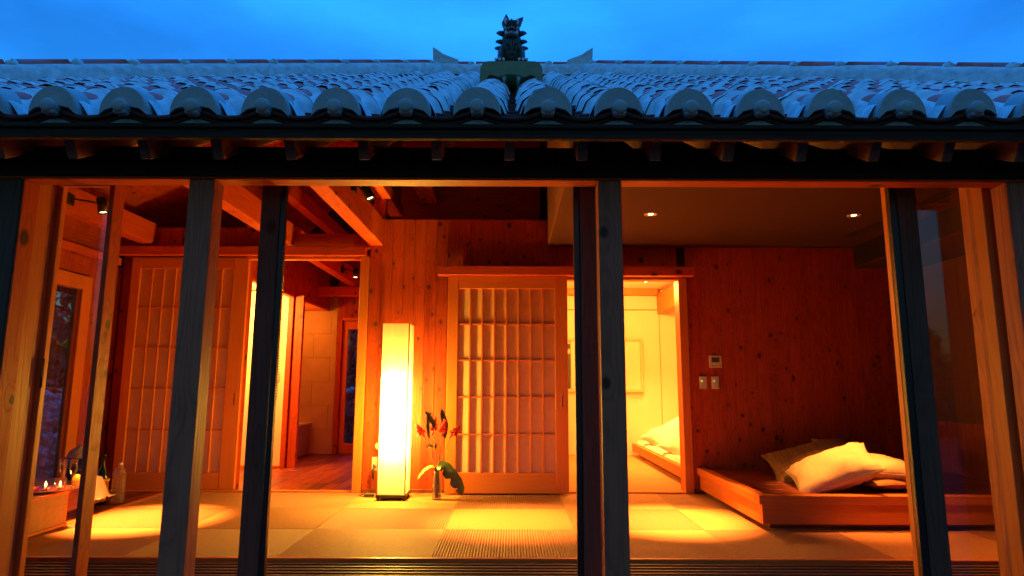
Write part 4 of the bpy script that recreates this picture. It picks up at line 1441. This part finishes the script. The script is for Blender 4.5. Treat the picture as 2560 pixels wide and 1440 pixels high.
down('tiny downlight in the bedroom ceiling nearer the doorway', 1.45, 7.3, (1.45, 7.3, 0), 150, 2.289, 120)
down('tiny downlight in the bedroom ceiling farther back', 1.75, 8.1, (1.95, 7.9, 0), 1000, 2.289, 80)
down('unseen downlight added to light the platform front near the right glass panel', 2.75, 3.80, (2.75, 3.78, 0), 230, size=50)  # added lamp, out of sight, brightens the platform front and nearby mats
lamp('POINT', (1.3, 7.3, 2.1), 190, None, .12, col=(1, .33, .045), name='bedroom_lamp_light')
lamp('POINT', (-3.1, 6.7, 1.85), 230, None, .10, col=(1, .40, .06), name='washroom_lamp_light')
lamp('POINT', (-3.0, 8.2, 1.80), 22, None, .05, name='bath_lamp_light')

# bead chain of a blind
g = G()
for i in range(60):
    q = i / 59
    x = -2.10 - (.00 if q < .88 else .06 * ((q - .88) / .12) ** 2)
    g.ball((x, 5.70, 2.12 - 1.42 * q), .0065, 6, 4)
o = put('blind_chain', g, M_SOOT)
tag(o, 'dark bead chain hanging in front of the bright washroom wall', 'chain')

# ================================================================== TABLE WITH DRINKS AT THE LEFT
t = thing('low_table', 'low box table with woven side panel at the left end of the mats', 'table', (-3.3, 4.1, 0))
bx('side_panel', M_BOXP, -3.0, -2.992, 3.72, 4.395, .030, .222, t, c=0)
bx('back_panel', M_BOXP, -3.66, -3.01, 4.395, 4.401, .030, .222, t, c=0)
bx('table_top', W_LIGHT['y'], -3.68, -2.985, 3.70, 4.41, .223, .242, t, c=.004)
bx('lower_rail', W_LIGHT['y'], -3.005, -2.985, 3.70, 4.41, .010, .029, t, c=.003)
for (a, b) in ((-2.999, 4.396), (-3.66, 4.396), (-2.999, 3.71), (-3.66, 3.71)):
    bx('leg', W_LIGHT['z'], a - .008, a + .008, b - .008, b + .008, .001, .2225, t, c=.002)
t = thing('second_table', 'dim low stand behind the box table, partly under a white cloth', 'table', (-3.35, 4.85, 0))
bx('stand_top', M_BOXP, -3.68, -3.12, 4.55, 5.05, .205, .225, t, c=.004)
bx('stand_side', W_DARK['y'], -3.15, -3.13, 4.56, 5.04, .06, .204, t, c=.002)
bx('stand_side', M_BOXP, -3.66, -3.64, 4.56, 5.04, .001, .204, t, c=.002)
bx('stand_leg', M_SOOT, -3.15, -3.13, 4.56, 4.59, .001, .059, t)

tz = .243
TX, TY = -3.11, 4.34
tr = put('serving_tray', G().lathe([(0, 0), (.125, 0), (.15, .008), (.155, .014), (.150, .014), (.122, .005), (0, .005)], 32), M_TRAY, loc=(TX, TY, tz))
tag(tr, 'round red lacquer tray with flowers and candle glasses on the box table', 'tray')
for k, (dx, dy, s, c_) in enumerate(((-.085, .02, 1.15, M_PINK), (-.045, -.03, 1.1, M_PINK), (.0, -.08, 1.1, M_PINK), (-.02, .04, 1.0, M_CLOTH), (.045, -.05, 1.1, M_PINK))):
    g = G()
    for p in range(5):
        a = p * 2 * pi / 5 + k
        u = Vector((cos(a), sin(a), .9)).normalized(); w_ = Vector((-sin(a), cos(a), 0))
        L_ = .026 * s
        g.add([(0, 0, 0), u * L_ * .6 + w_ * L_ * .4, u * L_ * 1.15, u * L_ * .6 - w_ * L_ * .4, u * L_ * .6 + Vector((0, 0, -.003))], [(0, 1, 4), (1, 2, 4), (2, 3, 4), (3, 0, 4)], True)
    o = put('blossom', g, c_, loc=(TX + dx, TY + dy, tz + .008))
    tag(o, ['pink blossom at the left edge of the red tray', 'pink blossom at the near left of the red tray', 'pink blossom at the near rim of the red tray, middle',
            'white blossom in the middle of the red tray', 'pink blossom right beside the larger candle glass'][k], 'flower', 'blossoms on the tray')
def candle(x, y, r, h, label, pw_):
    t = thing('candle_glass', label, 'candle', (x, y, tz + .006), 'candles on the tray')
    put('tumbler', G().lathe([(0, .001), (r * .9, .001), (r, h), (r - .003, h), (r * .85, .006), (0, .006)], 20), M_VESSEL, t, (x, y, tz + .006))
    put('wax', G().lathe([(0, .008), (r * .6, .008), (r * .6, .022), (0, .024)], 14), M_CLOTH, t, (x, y, tz + .006))
    put('flame', G().lathe([(0, .024), (.006, .032), (.007, .040), (.003, .054), (0, .062)], 10), M_FLAME, t, (x, y, tz + .006))
    lamp('POINT', (x, y, tz + .055), pw_, t, .01, name='flame_light', col=(1, .45, .10))
candle(TX + .095, TY + .005, .034, .080, 'straight tumbler with lit candle on the red tray', 1.6)
candle(TX + .012, TY - .015, .020, .030, 'tiny tealight burning among the blossoms on the tray', 1.4)
def flute(x, y, label):
    t = thing('champagne_flute', label, 'glass', (x, y, tz + .006), 'champagne flutes on the tray')
    put('bowl', G().lathe([(.0, .078), (.010, .082), (.021, .105), (.025, .135), (.022, .19), (.020, .19), (.023, .135), (.019, .107), (0, .084)], 20), M_VESSEL, t, (x, y, tz + .006))
    put('stem', G().lathe([(0, .002), (.026, .002), (.026, .004), (.006, .008), (.0035, .02), (.0035, .07), (.010, .082), (0, .084)], 16), M_VESSEL, t, (x, y, tz + .006))
flute(TX + .045, TY + .085, 'champagne flute on the tray, left one behind the tumbler')
flute(TX + .125, TY + .075, 'champagne flute on the tray, right one next to the slim red stile')

def drape(name, label, mat, c, rx, ry, h, seed, cat, n=22):
    g = G(); vs, fs = [], []
    for i in range(n + 1):
        for k in range(n + 1):
            u, v = i / n * 2 - 1, k / n * 2 - 1
            r = min(1, sqrt(u * u + v * v))
            z = h * (1 - r ** 1.8) + .022 * MN.noise(Vector((u * 3 + seed, v * 3, 0))) + .02 * abs(MN.noise(Vector((u * 6, v * 2 + seed, 3))))
            vs.append((c[0] + u * rx * (1 + .1 * MN.noise(Vector((u, v, seed)))), c[1] + v * ry, c[2] + max(.003, z)))
    for i in range(n):
        for k in range(n):
            a = i * (n + 1) + k
            fs.append((a, a + n + 1, a + n + 2, a + 1))
    nv = len(vs)
    vs += [(x, y, z - .003) for x, y, z in vs]
    fs += [tuple(i + nv for i in f[::-1]) for f in fs]
    o = put(name, g.add(vs, fs, True), mat)
    return tag(o, label, cat)
drape('folded_napkin', 'crumpled white napkin draped over the dim stand beside the bottle', M_CLOTH, (-3.13, 4.90, .10), .075, .13, .17, 4, 'napkin')
drape('rolled_towel', 'pale folded towel lying on the box table beside the tray', M_CLOTH, (-3.15, 3.95, tz), .14, .09, .035, 8, 'towel')
drape('ice_cloth', 'white cloth bunched on top of the dark ice bucket', M_CLOTH, (-3.34, 5.00, .385), .095, .09, .09, 12, 'cloth')
drape('tan_napkin', 'tan napkin bundle at the far left of the table', M_BOXP, (-3.50, 4.36, tz), .09, .05, .10, 15, 'napkin')
o = put('ice_bucket', G().lathe([(0, 0), (.08, 0), (.095, .16), (.09, .16), (.075, .01), (0, .01)], 24), M_BOTG, loc=(-3.34, 5.00, .226))
tag(o, 'dark ice bucket on the dim stand under a white cloth', 'bucket')
t = thing('wine_bottle', 'dark green bottle with an orange label behind the slim red stile', 'bottle', (-3.29, 5.22, 0))
put('bottle_body', G().lathe([(0, 0), (.045, 0), (.046, .02), (.046, .20), (.035, .25), (.016, .29), (.015, .37), (.018, .37), (.018, .385), (0, .385)], 24), M_BOTG, t, (-3.29, 5.22, .001))
put('bottle_label', G().lathe([(.0467, .09), (.0467, .19)], 24), M_LABEL, t, (-3.29, 5.22, .001))
o = put('lemon', G().ball((0, 0, 0), (.034, .034, .044), 14, 10, .05), M_LEMON, loc=(-3.13, 4.68, .262))
tag(o, 'yellow fruit resting on the dim stand by the white napkin', 'fruit')
t = thing('water_bottle', 'clear ribbed plastic water bottle with white cap on the dark floor boards', 'bottle', (-3.165, 5.24, 0))
prof = [(0, .004), (.034, .002), (.047, .010), (.049, .03)]
for i in range(9):
    z = .045 + i * .019
    prof += [(.049, z), (.0455, z + .007), (.049, z + .014)]
prof += [(.049, .222), (.044, .245), (.026, .275), (.0135, .288), (.0130, .300)]
put('bottle_body', G().lathe(prof, 26), M_PET, t, (-3.165, 5.24, .001))
put('water', G().lathe([(0, .006), (.043, .010), (.0445, .20), (.041, .235), (0, .236)], 20), glass_mat('water', .8, (.95, .92, .86), .05, 2.0), t, (-3.165, 5.24, .001))
put('cap', G().lathe([(0, .318), (.0145, .317), (.0155, .313), (.0155, .300), (0, .300)], 18), M_WHITE, t, (-3.165, 5.24, .001))

# ================================================================== GARDEN
def stone_mesh(seed):
    return G().ball((0, 0, 0), (.5, .5, .5), 7, 5, .55, seed=seed, smooth=False)
SM = []
for s in range(5):
    me = stone_mesh(s * 1.7 + 1).mesh('stone'); me.materials.append(M_STONE); SM.append(me)
def rubble(label, p0, p1, h, cols, base=-.5):
    t = thing('stone_wall', label, 'stone wall', (p0[0], p0[1], base))
    p0, p1 = Vector((*p0, 0)), Vector((*p1, 0))
    L_ = (p1 - p0).length; d_ = (p1 - p0).normalized()
    rowsn = int(h / .15)
    for r_ in range(rowsn):
        for c_ in range(cols):
            q = (c_ + random.uniform(.2, .8) + (r_ % 2) * .5) / (cols + .5)
            p = p0 + d_ * (q * L_)
            o = put('stone', random.choice(SM), None, t, (p.x + random.uniform(-.04, .04), p.y + random.uniform(-.04, .04), base + .08 + r_ * .15 + random.uniform(-.03, .03)))
            sz = L_ / cols * random.uniform(1.0, 1.35)
            o.scale = (sz, sz, random.uniform(.17, .22))
            o.rotation_euler = (random.uniform(-.3, .3), random.uniform(-.3, .3), random.uniform(0, 6))
    return t
rubble('rough stone wall seen dimly through the glazed garden door', (-5.9, 6.6), (-6.6, 9.6), 1.35, 16)
rubble('rough stone wall outside the back door at the passage end', (-3.7, 10.9), (-1.6, 10.7), 1.40, 11)

def leaves_g(c, r, count, size, seed):
    rnd = random.Random(seed)
    g = G()
    for _ in range(count):
        while True:
            p = Vector((rnd.uniform(-1, 1), rnd.uniform(-1, 1), rnd.uniform(-1, 1)))
            if p.length < 1: break
        f = .5 + .8 * (MN.noise(p * 2.5 + Vector((seed, 0, 0))) + .5)
        p = p.normalized() * (p.length ** .45) * min(1.15, f)
        q = Vector((c[0] + p.x * r[0], c[1] + p.y * r[1], c[2] + p.z * r[2]))
        a = Vector((rnd.uniform(-1, 1), rnd.uniform(-1, 1), rnd.uniform(-1, 1))).normalized()
        b = a.orthogonal().normalized()
        s = size * rnd.uniform(.6, 1.4)
        g.add([q - a * s, q + b * s * .35, q + a * s, q - b * s * .35], [(0, 1, 2, 3)])
    return g
put('hedge_leaves', leaves_g((-7.5, 8.5, 1.2), (1.0, 3.0, 1.9), 6000, .10, 3), M_LEAF, kind='stuff')
put('back_hedge_leaves', leaves_g((-3.0, 12.2, 1.0), (3.0, .9, 1.7), 6000, .10, 4), M_LEAF, kind='stuff')

def tree(x, y, h, r, seed, label, cat='tree'):
    t = thing('garden_tree', label, cat, (x, y, -.5), 'trees across the garden')
    rnd = random.Random(seed)
    g = G().tube([(0, 0, 0), (.05, .03, h * .35), (-.04, .05, h * .7), (.02, 0, h * .97)], [.13, .10, .06, .015], 8)
    for i in range(9):
        a = rnd.uniform(0, 6.28); z = h * rnd.uniform(.3, .85)
        ln = r * (1.1 - z / h) + .3
        g.tube([(0, 0, z), (cos(a) * ln * .5, sin(a) * ln * .5, z + .15), (cos(a) * ln, sin(a) * ln, z + .25)], [.04, .025, .008], 5)
    put('trunk', g, M_BARK, t, (x, y, -.5))
    gg = G()
    for i in range(14):
        z = h * (.25 + .75 * i / 13)
        rr = r * (1.15 - .95 * i / 13) * rnd.uniform(.75, 1.2)
        a = rnd.uniform(0, 6.28)
        gg2 = leaves_g((cos(a) * rr * .4, sin(a) * rr * .4, z), (rr, rr, h * .09), 420, .075, seed * 20 + i)
        gg.add(gg2.v, gg2.f)
    put('crown', gg, M_LEAF, t, (x, y, -.5))
tree(11.3, -12, 3.9, .95, 2, 'conical dark tree mirrored in the right glass panel')
tree(14.2, -12.5, 5.4, 1.0, 5, 'taller narrow dark tree mirrored at the right edge of the glass')
tree(9.2, -13.0, 5.2, 1.7, 8, 'broad dark tree across the garden behind the viewer')
put('garden_hedge_leaves', leaves_g((12.5, -13, .1), (8.0, 1.2, 1.5), 9000, .11, 11), M_LEAF, kind='stuff')
